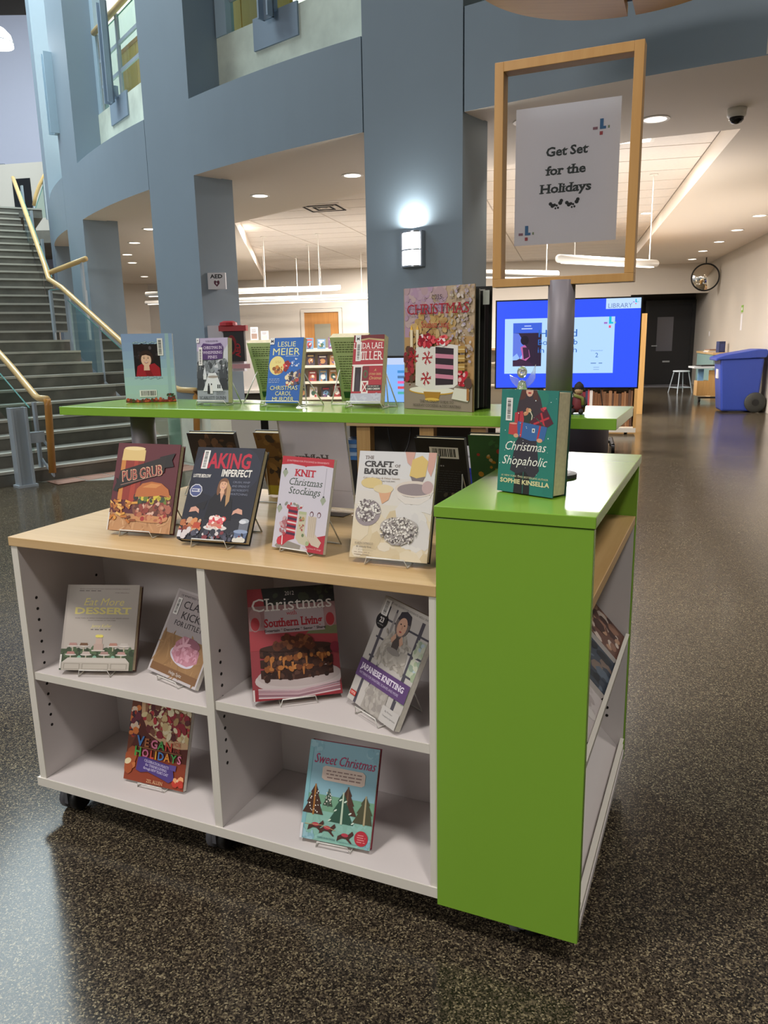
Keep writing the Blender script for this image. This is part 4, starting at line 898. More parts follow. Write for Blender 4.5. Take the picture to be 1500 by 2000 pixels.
# right hand end: sloping magazine shelves between the green panels
MB().box(L_, XR, .0143, DD-.0143, ZB, .105).build('bottom_board', wh, isl, bevel=.001)
MB().box(1.186, XR-.004, DD-.026, DD-.0148, .105, ZW-.025).build('end_panel', wh, isl)
MB().box(1.186, XR-.004, .0148, .026, .105, ZW-.025).build('end_panel', wh, isl)
holes_e = MB()
for z in (.21, .235, .26, .285, .31): holes_e.lathe([(.0045, 0), (.0045, -.001), (0, -.001)], 8, (1.435, DD-.026, z), 'Y')
tag(holes_e.build('peg_holes', M['hole'], isl), None, None, None, 'stuff')
def slope_board(zl):
    xa, za, xb, zb_ = 1.470, zl, 1.215, zl+.275; t = .012; dx, dz = (xb-xa), (zb_-za); l = math.hypot(dx, dz); nx, nz = -dz/l*t, dx/l*t
    if nz > 0: nx, nz = -nx, -nz
    o = MB().sweep([(xa, za), (xb, zb_), (xb+nx, zb_+nz), (xa+nx, za+nz)], 'Y', .027, DD-.027).build('slope_shelf', wh, isl)
    MB().sweep([(xa-.004, za-.014), (xa+.008, za-.016), (xa+.016, za+.028), (xa+.006, za+.030)], 'Y', .027, DD-.027).build('shelf_lip', ed, o)
slope_board(.440); slope_board(.118)
MB().box(XR-.012, XR-.002, .0143, DD-.0143, .105, .122).build('edge_band', ed, isl)
# casters
def caster(x, y):
    f = MB().box(x-.022, x+.022, y-.02, y+.03, .055, ZB).build('caster', M['black'], isl)
    for dx in (-.018, .018): MB().lathe([(.012, -.012), (.03, -.012), (.036, -.008), (.036, .008), (.03, .012), (.012, .012)], 18, (x+dx, y, .036), 'X').build('wheel', M['rubber'] if dx < 0 else M['black'], f, True)
    MB().box(x-.006, x+.006, y-.036, y+.03, .03, .066).build('fork', M['rubber'], f)
for x, y in ((.065, .055), (.56, .065), (1.36, .075), (.065, .72), (.56, .71), (1.42, .70)): caster(x, y)

# ------------------------------------------------------------------ poster frame on its pole
FX0, FX1, FZ0, FZ1, FY, FD = 1.1852, 1.4906, 1.3995, 1.8600, .3682, .0377
pf = thing('poster_frame', 'maple poster frame with a clear pane on a grey pole above the green shelf', 'sign', W((FX0+FX1)/2, .387, ZS), IYAW)
cx = (FX0+FX1)/2; hx = (FX1-FX0)/2; z0, z1 = FZ0-ZS, FZ1-ZS; y0, y1 = FY-.387, FY-.387+FD; bw = .0195
MB().lathe([(.0295, 0), (.0295, z0+.01)], 24, (1.338-cx, 0, 0)).build('pole', M['pole'], pf, True)
fw = wood_mat('frame_wood', '#b98a4c', '#c4975a', .42, 'Z')
for nm, a_, b_, c_, d_ in (('frame_stile', -hx, -hx+bw, z0+.0175, z1), ('frame_stile', hx-bw, hx, z0+.0175, z1-.0), ('frame_rail', -hx+bw, hx-bw, z1-bw, z1), ('frame_rail', -hx, hx, z0, z0+.0175)):
    MB().box(a_, b_, y0, y1, c_, d_).build(nm, fw, pf, bevel=.0008)
MB().plane(-hx+bw, hx-bw, y0+.006, z0+.0175, z1-bw).build('front_pane', M['clear'], pf)
MB().plane(-hx+bw, hx-bw, y1-.010, z0+.0175, z1-bw).build('back_pane', M['clear'], pf)
sx0, sx1, sz0, sz1 = 1.230-cx, 1.449-cx, 1.487-ZS, 1.766-ZS; sw, sh = sx1-sx0, sz1-sz0
ps = MB().box(sx0, sx1, y0+.0150, y0+.0154, sz0, sz1).build('poster', paper_mat('poster_paper', '#faf6fa', .12), pf)
A = Art(sw, sh); dk = '#343b39'
A.text('Get Set', .50, .640, .062, dk, bold=1, serif=True, fit=.40, shear=.05); A.text('for the', .50, .505, .062, dk, bold=1, serif=True, fit=.38, shear=.05); A.text('Holidays', .50, .375, .062, dk, bold=1, serif=True, fit=.50, shear=.05)
for cx_ in (.41, .57):
    for i, (dx, dy, r) in enumerate(((-.05, .01, .018), (-.03, -.005, .02), (-.01, .0, .015), (0, -.025, .010), (.025, -.022, .011), (.012, -.005, .011), (.045, .012, .020), (.055, .028, .018))):
        A.ell(cx_+dx, .285+dy, r, r*.75, '#191a1c', i*.5, 9)
for lx, ly in ((.83, .80), (.13, .085)): logo(A, lx, ly, .062, 1.30, '#3d74a6', '#b8484e', '#9b6b78', '#8d9c78')
A.build('poster_print', ps, ((sx0+sx1)/2, y0+.0150, sz0))

# ------------------------------------------------------------------ books
POSE = {
    'woman': (0.1518, 0.4122, 1.1243, 0.5390, 0.0249, -0.0014, 0.1421, 0.1949, 0.022),
    'pines': (0.4154, 0.3483, 1.1316, 0.0808, 0.1190, 0.0125, 0.0953, 0.1722, 0.022),
    'meier': (0.6395, 0.3353, 1.1345, 0.0644, 0.2985, 0.0108, 0.0950, 0.1720, 0.020),
    'miller': (0.8708, 0.3470, 1.1356, 0.0516, 0.2637, 0.0147, 0.0812, 0.1720, 0.028),
    'sl2015': (1.0628, 0.3455, 1.1240, -0.3210, 0.0077, -0.0017, 0.2043, 0.2825, 0.003),
    'shop': (1.3211, 0.1435, 0.9749, -0.3624, 0.0598, -0.0013, 0.1353, 0.2108, 0.050),
    'pub': (0.3289, 0.1100, 0.8199, 0.0892, 0.3597, -0.0041, 0.1892, 0.2315, 0.022),
    'imperfect': (0.5746, 0.0837, 0.8246, 0.0909, 0.5521, 0.0033, 0.1889, 0.2441, 0.024),
    'knit': (0.7979, 0.1091, 0.8145, -0.1529, 0.2676, 0.0012, 0.1510, 0.2180, 0.010),
    'craft': (1.0348, 0.0917, 0.8197, 0.0161, 0.3297, 0.0097, 0.1832, 0.2402, 0.022),
    'eatmore': (0.1986, 0.0469, 0.4433, 0.3327, 0.4494, -0.0004, 0.2029, 0.2294, 0.026),
    'kicks': (0.4181, 0.0822, 0.4396, -0.2620, 0.5410, -0.0164, 0.2035, 0.2289, 0.012),
    'sl2012': (0.8084, 0.0682, 0.4649, 0.6513, 0.4546, -0.0215, 0.2112, 0.2650, 0.018),
    'japan': (1.0002, 0.0556, 0.4661, -0.5163, 0.4490, -0.0470, 0.1876, 0.2561, 0.016),
    'vegan': (0.3337, 0.0733, 0.1195, 0.0375, 0.3218, 0.0004, 0.1968, 0.2529, 0.014),
    'sweet': (0.9083, 0.0330, 0.1221, 0.0869, 0.4020, -0.0005, 0.1789, 0.2297, 0.018)}
def frame_of(x, y, z, yw, ti, rl):
    ex = Vector((math.cos(yw), math.sin(yw), 0)); nb = Vector((-math.sin(yw), math.cos(yw), 0)); up_ = Vector((0, 0, 1))*math.cos(ti)+nb*math.sin(ti)
    e2 = ex*math.cos(rl)+up_*math.sin(rl); u2 = -ex*math.sin(rl)+up_*math.cos(rl); yb = u2.cross(e2)
    m = Matrix((e2, yb, u2)).transposed().to_4x4(); m.translation = (x, y, z)
    return IM @ m
def book(key, label, color, art, hard=True, spine='l', page='pages', par=None, back=None, group='books on display'):
    x, y, z, yw, ti, rl, w, h, th = par or POSE[key]
    t = thing('book', label, 'book', (0, 0, 0), 0, group); t.matrix_world = frame_of(x, y, z, yw, ti, rl)
    cv = mat('cover_'+key, color, .4); bk = mat('back_'+key, back or color, .4); ct_ = .0022 if hard else .0006; ins = .003 if hard else .0
    f = MB().box(-w/2, w/2, 0, ct_, 0, h).build('front_cover', cv, t)
    MB().box(-w/2, w/2, th-ct_, th, 0, h).build('back_cover', bk, t)
    s_ = -1 if spine == 'l' else 1
    xs = sorted((s_*w/2, s_*(w/2-.0015)))
    MB().box(xs[0], xs[1], ct_, th-ct_, 0, h).build('spine', cv, t)
    pl_, pr_ = (-w/2+.0015, w/2-ins) if spine == 'l' else (-w/2+ins, w/2-.0015)
    MB().box(pl_, pr_, ct_, th-ct_, ins, h-ins).build('page_block', M[page], t)
    if art: A = Art(w, h); art(A); A.build('cover_print', f)
    return t
def stand(key, label, floor_z, wd=.06, hfrac=.55, spread=0, back=.085, m=None, par=None):
    x, y, z, yw, ti, rl, w, h, th = par or POSE[key]
    t = thing('book_stand', label, 'book stand', W(x, y, floor_z), IYAW+yw, 'wire book stands'); dz = z-floor_z
    def P(xx, s_, off=0): return (xx, s_*math.sin(ti)+(th+off)*math.cos(ti), dz+s_*math.cos(ti)-(th+off)*math.sin(ti))
    r = .0017; m = m or M['wire']
    fy_ = -.010
    # front lip with two feet
    yb_ = th*math.cos(ti)+.003
    MB().tube([P(-wd*.62, .006, .0016), (-wd*.62, yb_, .0028), (-wd*.62, fy_, .0028), (-wd*.55, fy_-.003, dz+.006), (wd*.55, fy_-.003, dz+.006), (wd*.62, fy_, .0028), (wd*.62, yb_, .0028), P(wd*.62, .006, .0016)], r, 6).build('front_lip', m, t, True)
    top = h*hfrac; k = 1+spread
    for sx in (-1, 1):
        a_ = P(sx*wd*.62, .006, .0016); b_ = P(sx*wd*.45, top, .0016); e_ = (sx*wd*.62*k, b_[1]+back, .002)
        MB().tube([a_, b_], r, 6).build('back_wire', m, t, True); MB().tube([b_, e_], r, 6).build('leg', m, t, True)
    b1, b2 = P(-wd*.45, top, .0016), P(wd*.45, top, .0016)
    MB().tube([b1, b2], r, 6).build('top_wire', m, t, True)
    e1, e2 = (-wd*.62*k, b1[1]+back, .002), (wd*.62*k, b2[1]+back, .002)
    MB().tube([e1, e2], r, 6).build('foot_wire', m, t, True)
    return t

# --- cover art -----------------------------------------------------------------------------------
def face(A, u, v, r, skin='#e0b090', hair='#4a2c20', long=True):
    a = A.w/A.h
    A.poly([(u-.32*r, v-.5*r*a), (u+.32*r, v-.5*r*a), (u+.45*r, v-1.7*r*a), (u-.45*r, v-1.7*r*a)], skin)
    if long:
        for s_ in (-1, 1): A.ell(u+s_*.78*r, v-.75*r*a, r*.36, r*1.35*a, hair)
    A.ell(u, v+.12*r*a, r*1.05, r*1.15*a, hair); A.ell(u, v-.1*r, r*.74, r*.98*a, skin)
    A.poly([(u-r*.8, v+.45*r*a), (u-.2*r, v+.95*r*a), (u+.8*r, v+.75*r*a), (u+.75*r, v+.35*r*a), (u, v+.6*r*a)], hair)
    for s_ in (-1, 1): A.ell(u+s_*.3*r, v+.08*r*a, .10*r, .06*r*a, '#2a1a16', n=8); A.line([(u+s_*.16*r, v+.25*r*a), (u+s_*.46*r, v+.25*r*a)], .05*r*A.w, '#4a3028')
    A.line([(u+.02*r, v+.05*r*a), (u+.08*r, v-.22*r*a), (u-.03*r, v-.24*r*a)], .04*r*A.w, '#b98668')
    A.poly([(u-.32*r, v-.45*r*a), (u+.32*r, v-.45*r*a), (u+.16*r, v-.64*r*a), (u-.16*r, v-.64*r*a)], '#a03038'); A.poly([(u-.24*r, v-.47*r*a), (u+.24*r, v-.47*r*a), (u+.12*r, v-.56*r*a), (u-.12*r, v-.56*r*a)], '#f0e6e0')
def art_woman(A):
    for i in range(8): A.rect(0, i/8, 1, (i+1)/8, ['#a9c6c0', '#a8c8c4', '#a6c6ca', '#a0bfcb', '#98b6ca', '#92aecb', '#8ca6c8', '#8aa2c6'][i])
    A.rect(.86, .03, .93, 1, '#9bb9bd')
    A.rect(.22, .38, .74, .85, '#1d1618'); A.scatter(16, (.23, .6, .73, .84), (.002, .006), ['#2d2428', '#3a3036', '#565058', '#241c20'], 2)
    A.poly([(.24, .38), (.28, .53), (.38, .57), (.5, .55), (.62, .57), (.72, .50), (.73, .38)], '#a3202c'); A.poly([(.45, .38), (.40, .52), (.52, .5), (.58, .38)], '#861822'); face(A, .46, .635, .135, '#e6bca4', '#33201c', False)
    for v_ in (.36, .87):
        for i in range(10): A.ell(.24+.054*i, v_+.012*math.sin(i*2.1), .035, .012, '#6f8ba0', .3*(-1)**i, 9); A.ell(.24+.054*i, v_+.012*math.sin(i*2.1), .030, .008, '#a2bcc8', .3*(-1)**i, 9)
    A.barcode(.70, .68, .81, .93, 4, True); A.barcode(.28, .08, .62, .18, 6)
    A.rect(0, 0, 1, .035, '#7b3a2a'); A.scatter(60, (0, 0, 1, .05), (.002, .006), ['#a03a28', '#7b2a22', '#4d4a2c', '#b85a3a'], 3); A.scatter(16, (.84, .02, .97, .13), (.002, .005), ['#3c4a2c', '#7a2c28', '#55402a'], 5)
def art_pines(A):
    A.rect(0, 0, 1, 1, '#9298a0'); A.rect(0, .8, 1, 1, '#b0a4c0'); A.poly([(.55, .55), (1, .9), (1, .5)], '#c2c4ca'); A.scatter(120, (0, .32, 1, .66), (.002, .008), ['#4b5054', '#6c7276', '#383c40', '#868c90', '#5a6064'], 1)
    for u in (.05, .16, .80, .92): A.poly([(u-.10, .2), (u+.10, .2), (u, .66)], '#2c3034'); A.poly([(u-.08, .38), (u+.08, .38), (u, .62)], '#3a3f44')
    A.poly([(.2, .18), (.85, .18), (.62, .46), (.38, .46)], '#d4d6da'); A.poly([(.2, .42), (.32, .42), (.26, .58)], '#c8ccd2'); A.rect(.21, .36, .31, .43, '#d2d4d8'); A.ell(.52, .40, .17, .02, '#9a8f86')
    for u, c in ((.38, '#16161a'), (.47, '#d8d6d6')): A.poly([(u-.045, .14), (u+.045, .14), (u+.03, .27), (u-.03, .27)], c); A.ell(u, .285, .022, .016, '#2a2422', n=9)
    for u in (.68, .74, .82, .88): A.rect(u-.02, .22, u+.02, .28, '#2c2e33')
    A.poly([(.14, .67), (.14, .86), (.22, .92), (.5, .90), (.78, .92), (.86, .86), (.84, .68), (.5, .66)], '#4c2c66'); 
    for s_, v_, f_ in (('CHRISTMAS IN', .83, .60), ('WHISPERING', .755, .62), ('PINES', .685, .30)): A.text(s_, .52, v_, .042, '#d8c9e0', serif=True, fit=f_)
    A.text('SCARLETT DUNN', .5, .055, .045, '#3a3f48', serif=True, fit=.86); A.lines(3, .62, .92, .17, .018, .006, '#50545a', 3); A.lines(1, .3, .7, .96, .02, .012, '#7a6c8a', 4)
    A.barcode(.07, .58, .19, .86, 2, True); A.rect(0, .93, .09, 1, '#e4e2e2'); A.text('P', .045, .95, .025, '#222222', bold=1)
def art_meier(A):
    A.rect(0, 0, 1, 1, '#1d62b4'); A.rect(0, 0, 1, .25, '#1658a8'); y = '#e2df9a'
    A.text('LESLIE', .50, .865, .075, y, fit=.56); A.text('MEIER', .50, .735, .105, y, fit=.84); A.lines(1, .5, .95, .722, .02, .008, '#b9c6da', 2)
    A.ell(.26, .575, .235, .145, '#e4d488', n=30); A.lines(2, .20, .38, .645, .022, .009, '#c8a860', 4); A.scatter(22, (.14, .46, .42, .55), (.002, .006), ['#8a5020', '#b8682a', '#5a3a20', '#c88030'], 5)
    A.scatter(20, (.45, .50, .66, .62), (.003, .007), ['#b02028', '#d84038', '#e8e0d8', '#8a1820'], 6); A.scatter(9, (.70, .56, .95, .68), (.002, .005), ['#d8dce8', '#b8c8e8', '#7090d0'], 7)
    A.poly([(.55, .30), (.62, .40), (.78, .46), (.97, .52), (1, .30), (.8, .26)], '#4a4a70'); A.scatter(34, (.58, .28, .98, .46), (.002, .007), ['#d8c8b0', '#b84038', '#2c2c30', '#e8d8b0', '#7a5a40'], 8)
    A.lines(3, .05, .38, .37, .025, .008, '#a8bcdc', 3)
    for s_, v_, f_ in (('CHRISTMAS', .20, .84), ('CAROL', .115, .50), ('MURDER', .03, .66)): A.text(s_, .52, v_, .062, y, fit=f_)
    A.rect(.0, .90, .13, 1, '#e6e6e4'); A.text('M', .065, .925, .045, '#181818', bold=1)
def art_miller(A):
    A.rect(0, 0, 1, 1, '#a8303a'); A.rect(0, .93, 1, 1, '#6a1c24'); A.poly([(.1, .90), (.5, .935), (1, .90), (1, .93), (.5, .955), (.1, .93)], '#b8a070')
    A.text('LINDA LAEL', .5, .80, .085, '#ece4e0', serif=True, fit=.98); A.text('MILLER', .54, .635, .125, '#ece4e0', serif=True, fit=.86); A.lines(1, .3, .95, .785, .02, .010, '#c88a84', 2)
    A.rect(0, .55, 1, .57, '#e8e0dc'); A.rect(.04, .18, .36, .55, '#e0d8d4'); A.rect(.10, .18, .30, .53, '#2b2024'); A.poly([(.14, .18), (.27, .18), (.26, .40), (.20, .45), (.14, .38)], '#3a3038'); A.rect(.34, .33, .56, .54, '#7a2a30'); A.ell(.45, .43, .08, .06, '#506040'); A.ell(.45, .43, .045, .035, '#7a2a30')
    A.rect(.34, .15, .56, .33, '#e4dcd8'); A.poly([(.38, .17), (.52, .17), (.45, .23)], '#a8303a'); A.poly([(.38, .31), (.52, .31), (.45, .25)], '#a8303a'); A.poly([(.37, .19), (.37, .29), (.43, .24)], '#a8303a'); A.poly([(.53, .19), (.53, .29), (.47, .24)], '#a8303a')
    A.text('A', .76, .47, .035, '#e0b880', shear=.3); A.text('STONE CREEK', .77, .415, .028, '#e0b880', serif=True, fit=.40); A.text('Christmas', .77, .35, .045, '#e0b880', shear=.3, fit=.40)
    A.rect(.50, .19, .98, .27, '#33302e'); A.text('CARO CARSON', .74, .203, .026, '#e4dcd4', bold=1, fit=.42); A.lines(1, .54, .94, .258, .02, .010, '#b8b0a8', 5); A.rect(0, 0, 1, .15, '#b4b6c4'); A.scatter(20, (0, .0, 1, .13), (.004, .012), ['#bcbecb', '#acaebd', '#c2c4d0'], 9, asp=.4)
    A.barcode(.10, .62, .27, .90, 3, True); A.rect(.06, .90, .24, 1, '#e4e4e2'); A.text('M', .15, .925, .04, '#181818', bold=1)
def art_sl15(A):
    A.rect(0, 0, 1, 1, '#b08c5c'); A.rect(0, .6, .4, 1, '#a98aa0'); A.rect(.4, .6, 1, 1, '#b09a80'); A.scatter(130, (0, .70, .6, 1), (.006, .014), ['#ad93a2', '#a78aa0', '#b39c9c', '#a98f94'], 21); A.scatter(150, (.1, .30, .75, .80), (.005, .012), ['#b8965c', '#ae8c58', '#c0a06c', '#a68450', '#bda070'], 2); A.scatter(130, (.68, .40, 1, 1), (.002, .006), ['#b8a898', '#a89cac', '#b0a490', '#c8bcb8', '#9c8c88', '#a8946c'], 4)
    for u in (.10, .19): A.rect(u, .48, u+.04, .66, '#e0d0b0'); A.poly([(u, .66), (u+.04, .66), (u+.02, .70)], '#e8b850')
    A.rect(0, 0, 1, .22, '#8f7f72'); A.scatter(40, (0, .2, .16, .5), (.003, .010), ['#8a2030', '#6a3028', '#a03038', '#5a4030'], 5)
    A.text('2015', .50, .90, .036, '#3a2c30', serif=True, fit=.15); A.text('CHRISTMAS', .50, .785, .080, '#9c1e2c', serif=True, fit=.90); A.text('with', .50, .755, .016, '#9a5a40', shear=.2, fit=.09); A.text('Southern Living', .47, .675, .052, '#a8202c', serif=True, fit=.40)
    A.ell(.42, .16, .34, .035, '#c89a38', n=26); A.ell(.42, .165, .33, .03, '#e2dcd0', n=26); A.poly([(.30, .15), (.56, .15), (.52, .08), (.34, .08)], '#a87a2c'); A.ell(.43, .085, .11, .015, '#d8b050')
    A.poly([(.18, .20), (.19, .51), (.30, .535), (.46, .52), (.47, .17), (.36, .165)], '#d9d4ce'); A.poly([(.46, .52), (.62, .545), (.80, .53), (.80, .22), (.74, .19), (.47, .17)], '#ddd6d2'); A.poly([(.48, .205), (.48, .52), (.74, .505), (.735, .215)], '#33262e')
    for v_ in (.265, .345, .43): A.poly([(.48, v_), (.48, v_+.035), (.74, v_+.025), (.74, v_-.008)], '#c87f98')
    for u, v_ in ((.36, .43), (.34, .26), (.155, .44)):
        for k in range(6):
            t = k*math.pi/3; A.line([(u, v_), (u+.075*math.cos(t), v_+.055*math.sin(t))], .0028, '#a8202c'); 
            for q in (.55, .8): A.line([(u+.075*q*math.cos(t), v_+.055*q*math.sin(t)), (u+.075*(q+.25)*math.cos(t+.35), v_+.055*(q+.25)*math.sin(t+.35))], .002, '#a8202c')
    A.scatter(46, (.24, .53, .48, .61), (.003, .009), ['#b02030', '#d85058', '#e8d8d8', '#8a1424'], 6); A.scatter(26, (.5, .54, .70, .60), (.003, .008), ['#c02838', '#e06868', '#f0e0e0'], 7); A.scatter(26, (.82, .21, .92, .33), (.003, .008), ['#c02838', '#e0b0b0', '#a01828'], 8)
    for v_ in (.33, .40, .47): A.rect(.81, v_, .90, v_+.055, '#b08a48'); A.line([(.81, v_+.028), (.90, v_+.028)], .002, '#e0c890')
    A.poly([(.72, .10), (.95, .08), (.97, .18), (.76, .19)], '#d8d2c6'); A.rect(.93, .09, .965, .19, '#a06a38'); A.ell(.95, .23, .05, .045, '#5a4038')
    A.text('THE ULTIMATE GUIDE TO', .5, .060, .020, '#4a4038', serif=True, fit=.50); A.text('HOLIDAY COOKING & DECORATING', .5, .026, .020, '#4a4038', serif=True, fit=.70)
def art_shop(A):
    A.rect(0, 0, 1, 1, '#2e7a70'); A.scatter(10, (0, 0, 1, 1), (.010, .025), ['#2f7d72', '#2c766d', '#32806f'], 3)
    A.poly([(.30, .0), (.46, .0), (.46, .24), (.32, .24)], '#2c282c'); A.poly([(.47, .0), (.59, .0), (.58, .24), (.47, .24)], '#2a262a'); A.poly([(.22, .22), (.30, .50), (.36, .56), (.66, .56), (.74, .24), (.66, .17), (.58, .17), (.5, .22), (.34, .19)], '#3a3640')
    A.poly([(.24, .62), (.32, .90), (.36, 1), (.62, 1), (.70, .92), (.80, .70), (.74, .60), (.5, .58)], '#443a40'); A.poly([(.34, .90), (.37, 1), (.45, 1), (.43, .92)], '#5a3a34'); A.poly([(.57, .92), (.56, 1), (.63, 1), (.66, .90)], '#5a3a34'); A.poly([(.44, 1), (.44, .975), (.47, .945), (.50, .937), (.54, .945), (.565, .975), (.565, 1)], '#dcae96'); A.ell(.503, .972, .030, .008, '#b03038')
    A.poly([(.26, .66), (.26, .78), (.40, .80), (.44, .68)], '#b8404a'); A.line([(.33, .66), (.34, .79)], .003, '#8a2530'); A.poly([(.42, .68), (.44, .80), (.58, .80), (.60, .68)], '#33403a'); A.scatter(8, (.42, .76, .52, .82), (.002, .005), ['#d8b080', '#c88868'], 4); A.line([(.55, .68), (.57, .76), (.53, .80)], .002, '#d8d0b8')
    A.poly([(.52, .70), (.80, .84), (.94, .70), (.70, .60)], '#5a2a38'); A.line([(.60, .68), (.86, .75)], .004, '#c03a44'); A.line([(.72, .79), (.80, .64)], .004, '#c03a44'); A.line([(.64, .74), (.80, .66)], .002, '#3a5a4a'); A.ell(.76, .83, .05, .015, '#d05058', .4); A.ell(.74, .82, .04, .012, '#b03a44', -.6)
    A.poly([(.30, .56), (.32, .70), (.84, .66), (.80, .53), (.56, .52)], '#3f68a4'); A.line([(.38, .55), (.40, .69)], .004, '#c03a44'); A.line([(.68, .53), (.72, .67)], .004, '#c03a44'); A.rect(.58, .60, .63, .64, '#e0e0e0'); A.rect(.595, .61, .615, .63, '#333333')
    A.poly([(.16, .57), (.17, .68), (.31, .69), (.33, .56)], '#c04848'); A.ell(.30, .56, .045, .02, '#d8a080'); A.ell(.72, .53, .05, .02, '#d8a080'); A.ell(.24, .675, .07, .008, '#e0a090')
    A.text('Christmas', .09, .415, .085, '#eeeae4', al='l', shear=.35, fit=.74, rot=.02); A.text('Shopaholic', .06, .275, .085, '#eeeae4', al='l', shear=.35, fit=.80, rot=.02)
    A.text('#1 NEW YORK TIMES BESTSELLING AUTHOR', .49, .155, .018, '#d8cfa8', fit=.84); A.text('SOPHIE KINSELLA', .49, .093, .042, '#dcd0a2', bold=1, fit=.88)
    A.scatter(28, (.02, .02, .98, .98), (.0005, .0014), ['#e8f0ee'], 12); A.barcode(.10, .70, .215, .92, 5, True)
def art_pub(A):
    A.rect(0, 0, 1, 1, '#5c1c26'); A.rect(0, 0, 1, .20, '#b9895c'); A.scatter(40, (0, 0, 1, .19), (.006, .02), ['#c39466', '#ab7a4e', '#cda276'], 3, asp=.25); A.poly([(0, .55), (.2, .2), (1, .2), (1, .5)], '#571a24')
    A.poly([(.10, .35), (.09, .82), (.46, .82), (.42, .35)], '#8e2c1e'); A.poly([(.10, .35), (.09, .82), (.16, .82), (.17, .35)], '#c8823a'); A.poly([(.28, .3), (.30, .8), (.36, .8), (.36, .3)], '#a83a24'); A.poly([(.09, .80), (.10, .93), (.16, .955), (.38, .955), (.46, .92), (.46, .80)], '#dcbf7e'); A.ell(.28, .94, .17, .022, '#ead49a')
    A.ell(.66, .27, .30, .16, '#7e4a34'); A.scatter(70, (.40, .18, .94, .38), (.004, .012), ['#a8604c', '#5c2c22', '#c08a70', '#8e3c30', '#d8b09c'], 7); A.scatter(30, (.40, .34, .93, .42), (.004, .010), ['#d8c040', '#3a4a2a', '#6a7a30', '#2a2a20', '#b0a030'], 8)
    A.poly([(.38, .39), (.40, .48), (.48, .545), (.62, .57), (.78, .555), (.90, .49), (.94, .40), (.80, .42), (.6, .40)], '#b96a32'); A.poly([(.48, .50), (.62, .55), (.78, .54), (.70, .50)], '#d08a4c'); A.ell(.66, .15, .28, .04, '#c48a58'); A.scatter(16, (.45, .13, .92, .20), (.004, .01), ['#b06848', '#a0302c', '#c88a60'], 12)
    for i in range(34):
        R = random.Random(i); u, v = R.uniform(.0, .36), R.uniform(.09, .33); a = R.uniform(0, 3); A.line([(u, v), (u+.10*math.cos(a), v+.05*math.sin(a))], .006, R.choice(['#d89a40', '#b8702c', '#e0b060', '#8a4a20', '#6a3418']))
    A.poly([(.02, .45), (.10, .44), (.10, .56), (.04, .60), (.06, .54)], '#17120f'); A.poly([(.70, .85), (.94, .90), (.90, .82), (.94, .75), (.80, .73)], '#17120f'); A.poly([(.06, .46), (.10, .68), (.80, .86), (.80, .68)], '#1d1613')
    A.text('PUB GRUB', .145, .555, .115, '#dcae8c', al='l', bold=1, fit=.645, rot=.185); A.text('PUB GRUB', .150, .560, .105, '#8f2c2c', al='l', fit=.63, rot=.185); A.lines(1, .0, .0, 0, 0, 0, '#000000')
    A.line([(.13, .515), (.75, .655)], .0022, '#8a6a5c'); A.rect(0, 0, .02, .2, '#d8d2c8')
